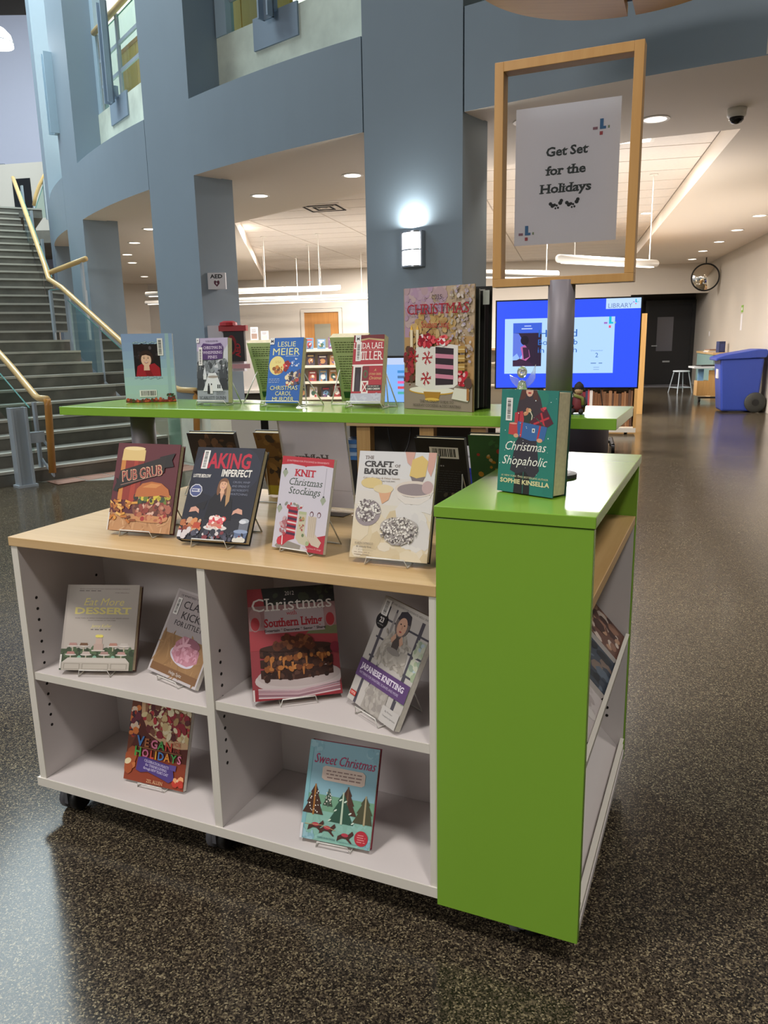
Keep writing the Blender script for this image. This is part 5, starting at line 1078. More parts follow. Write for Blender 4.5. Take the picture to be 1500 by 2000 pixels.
def art_imp(A):
    A.rect(0, 0, 1, 1, '#1b1e2c'); A.rect(0, 0, 1, .24, '#23242e'); A.ell(.5, .75, .5, .3, '#222738')
    A.text('BAKING', .10, .775, .155, '#b8243c', al='l', bold=1, fit=.74); A.text('IMPERFECT', .44, .685, .072, '#e0dcd4', al='l', bold=1, fit=.44); A.text('LOTTIE BEDLOW', .03, .665, .034, '#dcd8d0', al='l', bold=1, fit=.26)
    A.barcode(.115, .76, .205, .965, 6, True); P = [(.12+.095*math.cos(k*math.pi/5), .52+.072*math.sin(k*math.pi/5)) for k in range(10)]; A.poly(P, '#cfcfd6'); A.ell(.12, .52, .082, .062, '#4c5684', n=10); A.rect(.06, .505, .18, .54, '#d0d0d8'); A.lines(1, .065, .175, .532, .02, .016, '#4c5684', 5, 'c', 0)
    for i, s_ in enumerate(('CRUSH, WHIP', 'AND SPREAD IT', 'LIKE NOBODY\'S', 'WATCHING')): A.text(s_, .76, .615-.043*i, .022, '#7c8092', fit=.25)
    A.poly([(.33, .22), (.35, .42), (.44, .52), (.58, .52), (.68, .44), (.72, .22)], '#14151d'); A.poly([(.30, .32), (.14, .33), (.16, .37), (.33, .42)], '#171820'); A.poly([(.48, .52), (.55, .52), (.52, .41)], '#cc9c80'); face(A, .51, .595, .072, '#d8a888', '#7a5238'); A.poly([(.56, .64), (.63, .56), (.64, .42), (.60, .36), (.58, .46)], '#b08a60')
    for u, s_ in ((.14, 1), (.82, -1)): A.poly([(u-.05*s_, .285), (u-.035*s_, .335), (u+.03*s_, .35), (u+.09*s_, .32), (u+.10*s_, .275), (u+.05*s_, .30)], '#cf9c88')
    A.ell(.52, .135, .17, .030, '#d9d4d0', n=24); A.scatter(40, (.41, .14, .63, .25), (.003, .008), ['#c03a40', '#e0c8c0', '#d86a60', '#f0e4dc'], 4); A.ell(.52, .175, .10, .028, '#c87a68'); A.scatter(14, (.42, .19, .62, .25), (.004, .008), ['#c83c44', '#f0dcd4', '#d86068'], 14)
    A.scatter(34, (.0, .09, .30, .20), (.004, .010), ['#b06a40', '#d08a58', '#8a4028', '#c8a080'], 5); A.poly([(.19, .12), (.21, .18), (.31, .18), (.30, .12)], '#b84a30'); A.rect(.86, .11, .99, .22, '#6a6e78'); A.ell(.925, .22, .065, .025, '#aab0b8'); A.ell(.90, .21, .05, .02, '#d0d4da')
    A.poly([(.48, .03), (.49, .10), (.53, .14), (.56, .10), (.54, .03)], '#d8c040'); A.poly([(.82, .03), (.80, .11), (1, .11), (.98, .03)], '#5a6a8a'); A.ell(.90, .11, .10, .02, '#8a9ab8'); A.scatter(46, (.02, .02, .98, .10), (.003, .010), ['#3a3a48', '#7a3038', '#8a8a98', '#d0c8c8', '#4a4a5a', '#2a2a36'], 6); A.scatter(12, (.82, .0, .98, .03), (.004, .01), ['#d0ccc0', '#b8b4a8'], 7); A.rect(0, .02, .05, .09, '#d6d4d8')
def art_knit(A):
    A.rect(0, 0, 1, 1, '#c6c2cc'); A.poly([(0, .905), (0, 1), (1, 1), (1, .91), (.8, .925), (.5, .905), (.48, .895), (.45, .905), (.2, .92)], '#b42e3a'); A.text('25 PATTERNS FOR STOCKINGS & ORNAMENTS', .5, .945, .018, '#e0b8b8', fit=.82)
    A.text('KNIT', .48, .795, .070, '#b42436', bold=1, serif=True, fit=.40); A.text('Christmas', .50, .695, .075, '#39493a', shear=.25, fit=.66, serif=True); A.text('Stockings', .50, .60, .075, '#39493a', shear=.25, fit=.62, serif=True)
    for u, v in ((.09, .82), (.88, .56), (.06, .43)): A.poly([(u-.055, v), (u, v-.055), (u+.055, v), (u+.03, v+.03), (u-.03, v+.03)], '#98a08c'); A.ell(u, v+.038, .018, .01, '#4a4a4a')
    A.line([(.88, .60), (.88, .90)], .0008, '#8a8890'); A.poly([(.70, .02), (.60, .10), (.68, .14), (1, .20), (1, 0), (.5, 0)], '#a82e3c'); A.poly([(.05, .02), (.1, .06), (.3, .09), (.56, .06), (.55, 0), (.1, 0)], '#8e887e')
    st_ = [(.24, .46), (.43, .46), (.42, .12), (.30, .09), (.20, .03), (.10, .05), (.09, .11), (.20, .155), (.24, .17)]
    A.poly(st_, '#b02e3c')
    for i in range(7): v = .17+.04*i; A.line([(.245, v+.004), (.425, v-.004)], .004 if i % 2 else .006, '#d8c0c0' if i % 2 else '#4c2c44')
    A.ell(.13, .075, .05, .04, '#c23a46'); A.line([(.19, .04), (.18, .14)], .003, '#e0d0d0'); A.poly([(.46, .40), (.60, .40), (.60, .20), (.72, .10), (.68, .06), (.52, .08), (.44, .13)], '#bdb8a0'); A.rect(.45, .39, .60, .42, '#a8b088'); A.scatter(14, (.47, .16, .58, .36), (.002, .005), ['#a05a50', '#6a7a58', '#b09060'], 3); A.ell(.68, .09, .035, .025, '#9aa880')
    A.poly([(.64, .38), (.80, .38), (.80, .20), (.94, .12), (.90, .06), (.76, .08), (.66, .15)], '#c0b4a2'); 
    for i in range(4): A.line([(.67+.035*i, .37), (.68+.035*i, .16)], .0012, '#a89c8c')
    for u in (.70, .84): A.ell(u, .405, .035, .03, '#6a4048', n=12); A.ell(u, .40, .024, .022, '#c6c2cc', n=12)
    A.scatter(14, (.18, .44, .5, .5), (.002, .006), ['#8a8a80', '#b03a40', '#d8d0c8'], 5); A.scatter(20, (.12, .16, .24, .33), (.003, .007), ['#a86a70', '#c0a0a4', '#b0484e'], 6); A.text('Edited by Gwen W. Steege', .78, .035, .018, '#d8a8a8', fit=.36)
def art_craft(A):
    for i in range(8): A.rect(0, i/8, 1, (i+1)/8, ['#c9b998', '#cdbd9d', '#cfc2a6', '#cfc8b8', '#cfcac2', '#cfcbc6', '#cdccca', '#cccccc'][i])
    A.scatter(30, (0, 0, 1, .45), (.01, .03), ['#cdbf9f', '#d2c6ac', '#c6b592', '#d4cab6'], 3); A.scatter(18, (.55, .1, .98, .6), (.012, .03), ['#cfccc8', '#d0cdc8', '#cac7c4'], 13)
    A.text('THE', .08, .925, .030, '#6a5a54', al='l', serif=True, fit=.12); A.text('CRAFT', .08, .855, .050, '#34302f', al='l', bold=1, serif=True, fit=.38); A.text('OF', .48, .855, .025, '#6a5a54', al='l', serif=True, fit=.075); A.text('BAKING', .08, .785, .050, '#34302f', al='l', bold=1, serif=True, fit=.45)
    A.text('Cakes, Cookies & Other Sweets', .08, .74, .017, '#a08c74', al='l', fit=.48); A.text('WITH IDEAS FOR INVENTING YOUR OWN', .08, .715, .012, '#5a5450', al='l', fit=.42)
    A.poly([(.60, 1), (.64, .90), (.70, .86), (.73, 1)], '#c89c8e'); A.poly([(.90, 1), (.90, .84), (.95, .78), (.98, .86), (1, 1)], '#c79a8c'); A.poly([(.70, .93), (.68, .78), (.76, .75), (.88, .77), (.90, .92), (.82, .97)], '#cfb36a'); A.poly([(.69, .78), (.77, .76), (.88, .78), (.84, .71), (.80, .66), (.74, .70)], '#73696a')
    A.ell(.76, .66, .25, .075, '#cfc4b8', n=26); A.ell(.76, .655, .22, .055, '#8b7f80', n=26); A.poly([(.51, .66), (.56, .57), (.66, .52), (.84, .52), (.96, .58), (1, .66), (.96, .61), (.84, .575), (.66, .58), (.56, .62)], '#d2ccc4'); A.ell(.92, .68, .07, .06, '#b59c9a')
    A.ell(.20, .70, .14, .05, '#d0bb80'); A.poly([(.30, .62), (.48, .66), (.44, .55), (.36, .51)], '#cfa07c'); A.ell(.36, .65, .13, .04, '#d4c49c')
    A.ell(.19, .42, .17, .12, '#8f8588', .5, 24); A.scatter(170, (.05, .32, .34, .54), (.0018, .004), ['#d8d4cc', '#c4beb8', '#e0dcd4', '#6a6060'], 5, lambda u, v: ((u-.18)/.16)**2+((v-.44)/.10)**2 < 1)
    A.poly([(.38, .30), (.84, .30), (.76, .18), (.66, .14), (.54, .14), (.44, .19)], '#9a9490'); A.ell(.61, .31, .24, .085, '#aaa49e', n=24); A.scatter(260, (.38, .14, .86, .40), (.0016, .0036), ['#dcd8d0', '#c8c2ba', '#5a5252', '#8a8280', '#e4e0d8'], 6, lambda u, v: ((u-.61)/.235)**2+((v-.27)/.125)**2 < 1)
    A.text('KAREN DEMASCO', .07, .125, .020, '#5a524c', al='l', serif=True, fit=.24); A.text('& mindy fox', .09, .095, .018, '#6a625a', al='l', fit=.20); A.lines(2, .07, .28, .055, .02, .006, '#9a8c78', 4)
def art_eat(A):
    A.rect(0, 0, 1, 1, '#aea59c'); A.rect(.0, 0, .03, 1, '#a59c94'); y = '#dccf7c'; A.text('"JENNY COOKIES MAKES AND CREATES INCREDIBLE DESSERTS', .17, .945, .010, '#5a4e4a', al='l', fit=.70); A.lines(1, .17, .48, .932, .02, .008, '#5a4e4a', 3); A.text('-TORI SPELLING', .86, .90, .010, '#5a4e4a', al='r', fit=.20)
    A.text('Eat More', .52, .755, .085, y, shear=.3, fit=.56); A.text('DESSERT', .52, .655, .072, y, bold=1, serif=True, fit=.78); A.text('MORE THAN 100 SIMPLE-TO-MAKE & FUN-TO-EAT BAKED GOODS', .52, .598, .011, '#4a423e', fit=.74); A.text('FROM THE BAKER TO THE STARS', .52, .572, .011, '#4a423e', fit=.38)
    A.text('Jenny Keller', .52, .495, .038, y, shear=.3, fit=.27); A.lines(1, .38, .66, .475, .02, .008, '#4a423e', 4); A.rect(0, 0, 1, .245, '#3c4a30'); A.scatter(60, (0, .17, 1, .25), (.004, .010), ['#34442a', '#46583a', '#2c3a24', '#506444'], 5)
    for u, v in ((.49, .395), (.53, .395)): A.ell(u, v, .035, .018, '#d8ca60')
    A.rect(.465, .30, .555, .37, '#b8a094'); A.rect(.445, .235, .575, .305, '#b29a8e'); A.rect(.42, .22, .6, .235, '#c8beb4')
    for u, v, c in ((.16, .28, '#a88078'), (.31, .28, '#6a4a30'), (.71, .28, '#a87868'), (.86, .28, '#b8b0a8'), (.14, .18, '#a87870'), (.35, .18, '#b8a8a0'), (.60, .18, '#a08078'), (.83, .18, '#b08880')):
        A.rect(u-.008, v-.06, u+.008, v, '#b0a890'); A.ell(u, v, .078, .012, '#c8c0b8'); A.poly([(u-.06, v+.004), (u+.06, v+.004), (u+.045, v+.035), (u-.045, v+.035)], c)
    for u in (.26, .47, .72): A.ell(u, .14, .03, .03, '#7aa890')
    A.poly([(.03, .09), (.11, .145), (.89, .145), (.95, .09)], '#c0b8ae'); A.rect(.03, 0, .95, .09, '#b0a89c'); 
    for u0, u1 in ((.06, .28), (.31, .67), (.70, .92)): A.rect(u0, .012, u1, .078, '#8f877c'); A.rect(u0+.01, .018, u1-.01, .072, '#b4aca0')
    A.rect(0, .02, .025, .18, '#d0ccc6')
def art_kicks(A):
    A.rect(0, 0, 1, 1, '#bdb6b6'); A.rect(.035, .03, .97, .975, '#a9a0a0'); A.rect(.035, .03, .97, .48, '#97744e'); A.scatter(40, (.04, .04, .96, .47), (.01, .03), ['#9c7852', '#8e6c48', '#a48058'], 3, asp=.2); A.rect(.035, .03, .97, .115, '#7c5a3c')
    A.text('15 KNITTED SHOE STYLES', .10, .925, .022, '#4a4448', al='l', fit=.7); A.text('CLASSIC', .22, .80, .085, '#3a3438', al='l', fit=.66); A.text('KICKS', .25, .675, .085, '#3a3438', al='l', fit=.48); A.text('FOR LITTLE FEET', .17, .585, .058, '#3a3438', al='l', fit=.74)
    A.ell(.56, .27, .26, .10, '#c8c0cc', -.15, 24); A.poly([(.33, .28), (.36, .42), (.46, .50), (.58, .50), (.70, .46), (.84, .38), (.86, .26), (.70, .19), (.45, .20)], '#b8808e'); A.scatter(70, (.34, .20, .84, .48), (.004, .010), ['#c08a98', '#b07886', '#c896a4', '#ac7280'], 4, lambda u, v: ((u-.58)/.24)**2+((v-.34)/.13)**2 < 1); A.ell(.68, .45, .15, .045, '#8c5866', -.2)
    for a_ in (.3, 1.2, 2.2, 3.6): A.ell(.52+.06*math.cos(a_), .40+.045*math.sin(a_), .07, .018, '#cfa0ac', a_)
    A.text('Helga Spitz', .42, .055, .036, '#d8d0c8', al='l', fit=.26); A.barcode(.075, .70, .165, .90, 7, True)
def art_sl12(A):
    A.rect(0, 0, 1, 1, '#8f3a40'); A.rect(0, .62, 1, 1, '#2c2c2c'); A.scatter(34, (.3, .78, 1, 1), (.004, .012), ['#35382f', '#3e4236', '#26262a'], 2); A.poly([(0, .45), (0, 1), (.16, 1), (.20, .75), (.18, .45)], '#963c42'); A.rect(.0, .60, 1, .84, '#8f6c6c'); A.rect(0, .44, 1, .62, '#9c3c42'); A.poly([(.64, .56), (.72, .62), (1, .62), (1, .54)], '#6f7250')
    for u in (.07, .93): A.ell(u, .72, .07, .11, '#a07c7c'); A.ell(u, .68, .05, .06, '#a0343a')
    A.rect(.18, .585, .86, .79, '#a8989a')
    A.text('2012', .48, .925, .036, '#c8c0bc', fit=.11); A.text('Christmas', .50, .79, .115, '#d8d2cc', serif=True, fit=.94); A.text('with', .49, .745, .036, '#a82c34', serif=True, fit=.12); A.text('Southern Living', .50, .645, .072, '#9a2430', bold=1, serif=True, fit=.66); A.text('Entertain * Decorate * Savor * Share', .52, .60, .022, '#3a2c2c', bold=1, fit=.70)
    A.ell(.53, .17, .50, .12, '#c0b4b2', n=30); A.ell(.53, .20, .47, .10, '#b4a6a4', n=30); br = '#3a2018'
    for v, dv in ((.19, .075), (.285, .07), (.375, .07)):
        A.poly([(.10, v), (.10, v+dv), (.5, v+dv+.012), (.92, v+dv), (.92, v), (.5, v-.03)], br); A.scatter(46, (.12, v-.012, .9, v+dv), (.003, .010), ['#2c1812', '#4a2c20', '#331c14', '#54362a'], int(v*100))
    for v in (.265, .36): A.scatter(24, (.12, v-.01, .9, v+.012), (.004, .009), ['#a86a34', '#b87a40', '#8a5028', '#6a3a20'], int(v*200))
    for u, v in ((.22, .30), (.36, .29), (.46, .27), (.62, .31), (.80, .32), (.30, .20), (.58, .22)): A.poly([(u-.012, v+.05), (u+.016, v+.05), (u+.006, v-.02), (u-.006, v-.02)], '#b0703a')
    A.ell(.51, .45, .41, .038, '#3c221a', n=26); A.scatter(60, (.24, .45, .74, .55), (.005, .012), ['#6a3a22', '#5a2e1c', '#7c4a2c', '#4a2416'], 8, lambda u, v: v < .555-((u-.49)/.28)**2*.09); A.ell(.96, .42, .06, .05, '#7a2434')
    A.poly([(0, .0), (0, .10), (.3, .06), (1, .09), (1, 0)], '#8f2c34'); 
    for i in range(5): A.line([(.06, .10-.018*i), (.5, .065-.016*i), (.98, .12-.02*i)], .004, ['#c0a8ac', '#a88a92', '#b89ca2', '#8f6c76', '#c8b4b8'][i])
    A.rect(0, 0, .02, .10, '#d4ccc8')
def art_jap(A):
    A.rect(0, 0, 1, 1, '#b9b4ae'); 
    for u, w_ in ((.13, .05), (.30, .03), (.80, .06)): A.rect(u, .0, u+w_, .96, '#4d4a52')
    for v in (.80, .62, .44): A.rect(.1, v, 1, v+.018, '#4a4850')
    for v in (.64, .46, .22): A.rect(.84, v, 1, v+.14, '#a8b09a'); A.scatter(12, (.85, v, .99, v+.13), (.004, .012), ['#9aa88a', '#b8bca8', '#8a9a88', '#a8b8c0'], int(v*50))
    A.rect(.30, .40, .34, .9, '#8f8a88'); A.rect(.0, .93, 1, .995, '#c0bbb4'); A.text('15 KNITS AND CROCHETS FOR EXPERIENCED NEEDLE CRAFTERS', .52, .955, .018, '#3a3636', fit=.86)
    A.poly([(.20, .44), (.26, .64), (.36, .74), (.62, .76), (.74, .66), (.80, .44)], '#a8a298'); A.scatter(70, (.24, .44, .76, .72), (.005, .012), ['#b2aca2', '#9e988e', '#b8b2a8', '#948e84'], 4, asp=.5); A.poly([(.42, .74), (.44, .60), (.55, .58), (.58, .72)], '#4c4440'); A.ell(.50, .58, .13, .03, '#8a847e')
    A.ell(.50, .83, .135, .115, '#6a6260'); A.poly([(.38, .86), (.40, .93), (.5, .955), (.6, .93), (.63, .85)], '#37333a'); A.ell(.50, .81, .09, .085, '#c9a088'); 
    for s_ in (-1, 1): A.ell(.50+s_*.035, .83, .013, .007, '#2a2020'); A.poly([(.50+s_*.12, .68), (.50+s_*.06, .74), (.50+s_*.03, .70), (.50+s_*.08, .64)], '#c39c84')
    A.line([(.50, .82), (.51, .795), (.497, .792)], .002, '#a87c68'); A.ell(.50, .765, .024, .008, '#a04a48'); A.poly([(.30, .0), (.32, .22), (.70, .24), (.72, .0)], '#a09a92'); A.scatter(50, (.31, .0, .71, .22), (.004, .010), ['#aaa49c', '#96908a', '#b0aaa2'], 5)
    A.rect(0, .23, 1, .395, '#5d4370'); A.text('JAPANESE KNITTING', .06, .31, .048, '#dcd4e0', al='l', serif=True, bold=1, fit=.86); A.text('PATTERNS FOR SWEATERS, SCARVES AND MORE', .06, .262, .022, '#c0b4cc', al='l', fit=.80)
    A.ell(.11, .78, .11, .075, '#1e1c1e', n=24); A.text('23', .11, .762, .045, '#d8d4d0', bold=1); A.text('PATTERNS', .11, .735, .010, '#b8b4b0', fit=.12); A.text('CREATE', .11, .825, .010, '#b8b4b0', fit=.10)
    A.rect(.03, .05, .15, .095, '#b5352c'); A.text('TUTTLE', .09, .062, .020, '#e0c0b8', bold=1, fit=.09); A.rect(.68, .0, 1, .14, '#bdb9b4'); A.text('By Michiyo', .74, .095, .014, '#3a3838', al='l', fit=.15); A.text('Translated by Gayle Roehm', .72, .055, .014, '#3a3838', al='l', fit=.25); A.barcode(.05, .83, .17, .98, 8, True)
def art_veg(A):
    A.rect(0, 0, 1, 1, '#5a2418'); A.rect(0, 0, 1, .28, '#8a3c24'); A.poly([(0, .25), (.14, .5), (.14, 1), (0, 1)], '#6e3a24'); A.scatter(40, (0, .48, .14, .78), (.006, .012), ['#a83a24', '#d87a3a', '#e0c8b0', '#6a2a3a', '#3a2430'], 3); A.poly([(.14, 1), (.18, .72), (.34, .52), (.60, .44), (.86, .42), (1, .44), (1, 1)], '#cda982'); A.poly([(.20, 1), (.24, .74), (.38, .57), (.62, .50), (1, .50), (1, 1)], '#9a6a4a')
    A.scatter(190, (.22, .50, 1, 1), (.006, .014), ['#d8c898', '#8a2430', '#c8b080', '#6a2a2c', '#b03038', '#e0d4b0', '#7a4a38', '#a8885a', '#5a2428'], 4, lambda u, v: v > .52+.9*max(0, .45-u)**1.2 and u > .22)
    A.scatter(10, (.0, .10, .16, .32), (.010, .02), ['#a0502c', '#b86a3c', '#8a4024'], 6); A.ell(.05, .20, .06, .03, '#d8c8a0', .5)
    for s_, c, u in zip('VEGAN', ('#4a7fc0', '#a8663c', '#d87a98', '#4a9a4a', '#c84a3a'), (.165, .29, .40, .52, .635)): A.text(s_, u, .385, .10 if s_ == 'V' else .085, c, al='l', bold=1)
    for s_, c, u in zip('HOLIDAYS', ('#4aa04a', '#c86a8c', '#d0503c', '#e0a030', '#4a7ab8', '#d88a3a', '#4a9a50', '#d87a98'), (.14, .27, .405, .485, .535, .645, .755, .86)): A.text(s_, u, .275, .095 if s_ == 'H' else .080, c, al='l', bold=1, sx=.92)
    A.text('FOR', .83, .445, .045, '#b8503a', fit=.12); A.text('THE', .83, .385, .045, '#b8503a', fit=.12); A.line([(.2, .37), (.92, .37)], .0012, '#b07a4a'); A.poly([(.20, .13), (.22, .265), (.32, .28), (.80, .24), (.84, .10), (.76, .06), (.62, .09), (.40, .13), (.28, .11)], '#4c3a7a'); A.poly([(.74, .25), (.86, .25), (.85, .19), (.76, .20)], '#5c4a8c')
    for i, s_ in enumerate(('CELEBRATION FEASTS', 'for THANKSGIVING', 'through NEW YEAR\'S DAY')): A.text(s_, .53, .215-.038*i, .026, '#ccc4dc', serif=True, fit=(.42, .36, .42)[i], rot=-.10)
    A.text('ZEL ALLEN', .53, .018, .034, '#d8b088', serif=True, fit=.27); A.scatter(10, (.86, .06, .98, .12), (.005, .012), ['#b83a2c', '#e0a070', '#d8c0a0'], 9)
def art_sweet(A):
    A.rect(0, 0, 1, 1, '#86aebb'); A.rect(0, .26, 1, .46, '#6f9c80'); A.rect(0, 0, 1, .30, '#84b2a4'); A.scatter(30, (.03, .0, .97, .30), (.012, .03), ['#88b6a8', '#80ae9e', '#8cbab0'], 3, asp=.3); A.rect(0, 0, .05, 1, '#7eb0b8'); A.rect(.05, 0, .06, 1, '#6fa0aa')
    for (u, v) in ((.1, .95), (.92, .92), (.1, .04), (.92, .05)): A.scatter(12, (u-.07, v-.05, u+.07, v+.05), (.004, .01), ['#7fa9b6', '#92b8c2'], int(u*10))
    A.text('Sweet Christmas', .52, .775, .095, '#a82c58', shear=.25, fit=.88); A.poly([(.22, .63), (.22, .735), (.26, .755), (.80, .745), (.84, .72), (.84, .62), (.80, .60), (.26, .61)], '#d0bcae')
    for i in range(3): A.lines(1, .27, .80, .715-.034*i, .03, .012, '#8a706a', 3+i, 'c')
    def tree(u, v, w, h, c, e): 
        A.poly([(u-w, v), (u-w*.55, v+h*.35), (u-w*.7, v+h*.36), (u-w*.3, v+h*.68), (u-w*.4, v+h*.70), (u, v+h), (u+w*.4, v+h*.70), (u+w*.3, v+h*.68), (u+w*.7, v+h*.36), (u+w*.55, v+h*.35), (u+w, v)], c); A.poly([(u-w*.05, v-.01), (u-.01, v+h), (u+.01, v+h), (u+w*.12, v-.01)], e)
    tree(.62, .30, .15, .28, '#4a3024', '#6a4a34'); tree(.35, .36, .07, .17, '#3a4a3a', '#54645a'); tree(.15, .26, .15, .30, '#43281c', '#a06a30'); tree(.56, .21, .18, .31, '#2c5040', '#b8c8b0'); tree(.88, .24, .16, .28, '#4a4a34', '#a89a78')
    for u, v, w, h in ((.15, .26, .15, .30), (.35, .36, .07, .17)): A.scatter(16, (u-w*.6, v, u+w*.6, v+h*.8), (.0012, .0022), ['#e0dcd0'], int(u*90))
    for q in ((.40, .225), (.47, .33), (.53, .44), (.60, .43), (.68, .32), (.73, .23)): A.ell(q[0], q[1], .025, .008, '#c8d8c8', .6)
    for u, v in ((.19, .12), (.36, .105), (.62, .065)): A.poly([(u-.08, v+.02), (u-.02, v+.05), (u+.06, v+.045), (u+.12, v+.09), (u+.14, v+.06), (u+.08, v+.01), (u+.13, v-.03), (u+.11, v-.035), (u+.04, v+.005), (u-.02, v+.005), (u-.09, v-.03)], '#4a2a24'); A.ell(u+.02, v+.04, .05, .018, '#b03a48')
    A.line([(.05, .15), (.3, .16), (.5, .13)], .0012, '#c0a070'); A.ell(.87, .10, .095, .075, '#b02c38', n=26)
    for i in range(4): A.lines(1, .81, .93, .135-.022*i, .02, .008, '#d88a8a', i, 'c')
    A.text('SHARON BOWERS', .38, .030, .018, '#3f6a70', fit=.26, serif=True); A.text('Photographs by David Bowers', .68, .026, .012, '#4a7a80', fit=.30); A.rect(0, .0, .035, .15, '#d4d4d8')

def in_cub(k): return {'eatmore': .428, 'kicks': .428, 'sl2012': .450, 'japan': .450, 'vegan': .110, 'sweet': .110}[k]
book('woman', 'pale blue hardback turned to its back cover with a portrait of a woman in red', '#9db8c6', art_woman, True, 'r', 'pages_w')
book('pines', 'snowy grey paperback with a purple title panel and a walking couple', '#8c9098', art_pines, False)
book('meier', 'bright blue paperback with a yellow moon and a flying sleigh', '#1d5fb0', art_meier, False)
book('miller', 'red paperback with a barn door and a white author name', '#a3303a', art_miller, False)
book('shop', 'thick teal novel with a figure carrying gift boxes on the green bridge top', '#2e7268', art_shop, True, back='#1d4a44')
book('pub', 'dark red cookbook with a burger and a beer glass', '#4f1a22', art_pub, True)
book('imperfect', 'dark navy cookbook with a smiling baker behind her cakes', '#14151e', art_imp, True)
book('knit', 'white and red pattern book with three knitted stockings', '#c4c0c6', art_knit, False, page='pages_w', back='#8a8578')
book('craft', 'pale baking cookbook with seeded cakes and a dipped biscuit', '#cfc9bd', art_craft, True, back='#2a2826')
book('eatmore', 'beige dessert cookbook with gold lettering above a cake table', '#a89f96', art_eat, True, back='#5a3c38')
book('kicks', 'grey knitting book with a pink knitted bootee', '#b4aeae', art_kicks, False, page='pages_w')
book('sl2012', 'red 2012 Christmas annual with a chocolate layer cake', '#8f3a40', art_sl12, True)
book('japan', 'tilted knitting pattern book with a purple title band', '#b5b0aa', art_jap, False, page='pages_w', back='#4a4850')
book('vegan', 'brown holiday cookbook with rainbow coloured letters', '#6e2c1c', art_veg, False, page='pages_w')
book('sweet', 'light blue book with gingerbread trees and a red seal', '#7fa9b4', art_sweet, True, back='#8a2c44')
# 2015 annual standing slightly open: pages fan out from the spine
x, y, z, yw, ti, rl, w, h, th = POSE['sl2015']
t = thing('book', 'tall 2015 Christmas annual with a striped cake standing half open on the green shelf', 'book', (0, 0, 0), 0, 'books on display'); t.matrix_world = frame_of(x, y, z, yw, ti, rl)
f = MB().box(-w/2, w/2, 0, .003, 0, h).build('front_cover', mat('cover_sl15', '#a08a6c', .4), t); A = Art(w, h); art_sl15(A); A.build('cover_print', f)
fan = [(.10, '#1c1e1a'), (.16, '#8a8880'), (.20, '#8f8d85'), (.25, '#1a1818'), (.30, '#85827a'), (.335, '#8a887f'), (.37, '#241a1e')]
for i, (a_, c_) in enumerate(fan):
    m_ = mat('leaf_'+c_[1:], c_, .5); o = MB().box(0, w*.965-.004*(i % 3), 0, .0035, .006, h-.008-.004*(i % 2)).build('page_leaves', m_, t); o.location = (-w/2+.002, .003+.001*i, 0); o.rotation_euler = (0, 0, a_)
o = MB().box(0, w, 0, .003, 0, h).build('back_cover', mat('cover_sl15b', '#141414', .4), t); o.location = (-w/2, .012, 0); o.rotation_euler = (0, 0, .40)
MB().box(-w/2-.003, -w/2, 0, .014, 0, h).build('spine', mat('cover_sl15', '#a08a6c'), t)
tg = MB().box(w*.40, w*.478, 0, .001, h*.845, h*.955).build('paper_tag', mat('tag_grey', '#a8aca2', .6), t); tg.location = (.018, .026, 0); tg.rotation_euler = (0, 0, .12)
# stands
stand('pines', 'white wire stand under the grey snowy paperback', ZS, .075, .45, .05, .035)
stand('meier', 'white wire stand under the bright blue paperback', ZS, .095, .5, .5, .02)
stand('miller', 'white wire stand under the red barn paperback', ZS, .08, .5, .35, .0)
for k, n_ in (('pub', 'burger cookbook'), ('imperfect', 'navy baking cookbook'), ('knit', 'stocking pattern book'), ('craft', 'pale baking cookbook')): stand(k, 'white wire stand under the '+n_, ZW, .08 if k != 'knit' else .07, .6, 0, .07)
for k, n_ in (('eatmore', 'beige dessert cookbook'), ('kicks', 'bootee knitting book'), ('japan', 'purple banded knitting book'), ('vegan', 'brown vegan cookbook'), ('sweet', 'light blue Christmas book'), ('sl2012', 'red cake annual')): stand(k, 'white wire stand under the '+n_, in_cub(k), .07, .5, 0, .03 if k != 'japan' else .045)

# books facing the other side of the island (we see their backs)
def art_blurb(A):
    A.rect(0, 0, 1, 1, '#bcc792'); A.lines(5, .10, .92, .93, .035, .012, '#4a5030', 3); A.lines(14, .12, .92, .72, .038, .012, '#56603a', 4); A.rect(.08, .06, .3, .16, '#2e5a38')
def art_black(A):
    A.rect(0, 0, 1, 1, '#121214'); A.barcode(.28, .72, .86, .88, 3); A.lines(1, .10, .56, .62, .02, .020, '#9a9aa0', 7); A.lines(10, .12, .9, .54, .035, .008, '#3c3c40', 4); A.scatter(16, (.5, .04, .98, .22), (.004, .010), ['#4a4638', '#6a6248', '#3a3a36'], 5)
def art_plain_green(A):
    A.rect(0, 0, 1, 1, '#2f5a30'); A.rect(0, 0, .52, .26, '#a8a89a'); A.lines(3, .05, .48, .23, .06, .015, '#6a6a60', 3); A.scatter(14, (.45, .35, .98, .95), (.005, .012), ['#38683a', '#2a5030', '#b8862c'], 8); A.scatter(9, (.2, .45, .8, .85), (.004, .009), ['#b8862c', '#a8382c', '#c8b080'], 9)
def art_brown(A):
    A.rect(0, 0, 1, 1, '#2c221e'); A.scatter(40, (.05, .05, .95, .95), (.006, .02), ['#4a3428', '#5c4030', '#3a2a22', '#6a4c38'], 4)
def art_yellow(A):
    A.rect(0, 0, 1, 1, '#7d5a2c'); A.rect(0, .0, 1, .16, '#a8962c'); A.scatter(50, (.05, .2, .95, .95), (.006, .02), ['#8f6a36', '#6a4822', '#3a2c20', '#9a7440', '#5a3c20'], 5); A.line([(0, .62), (1, .62)], .003, '#4a3018')
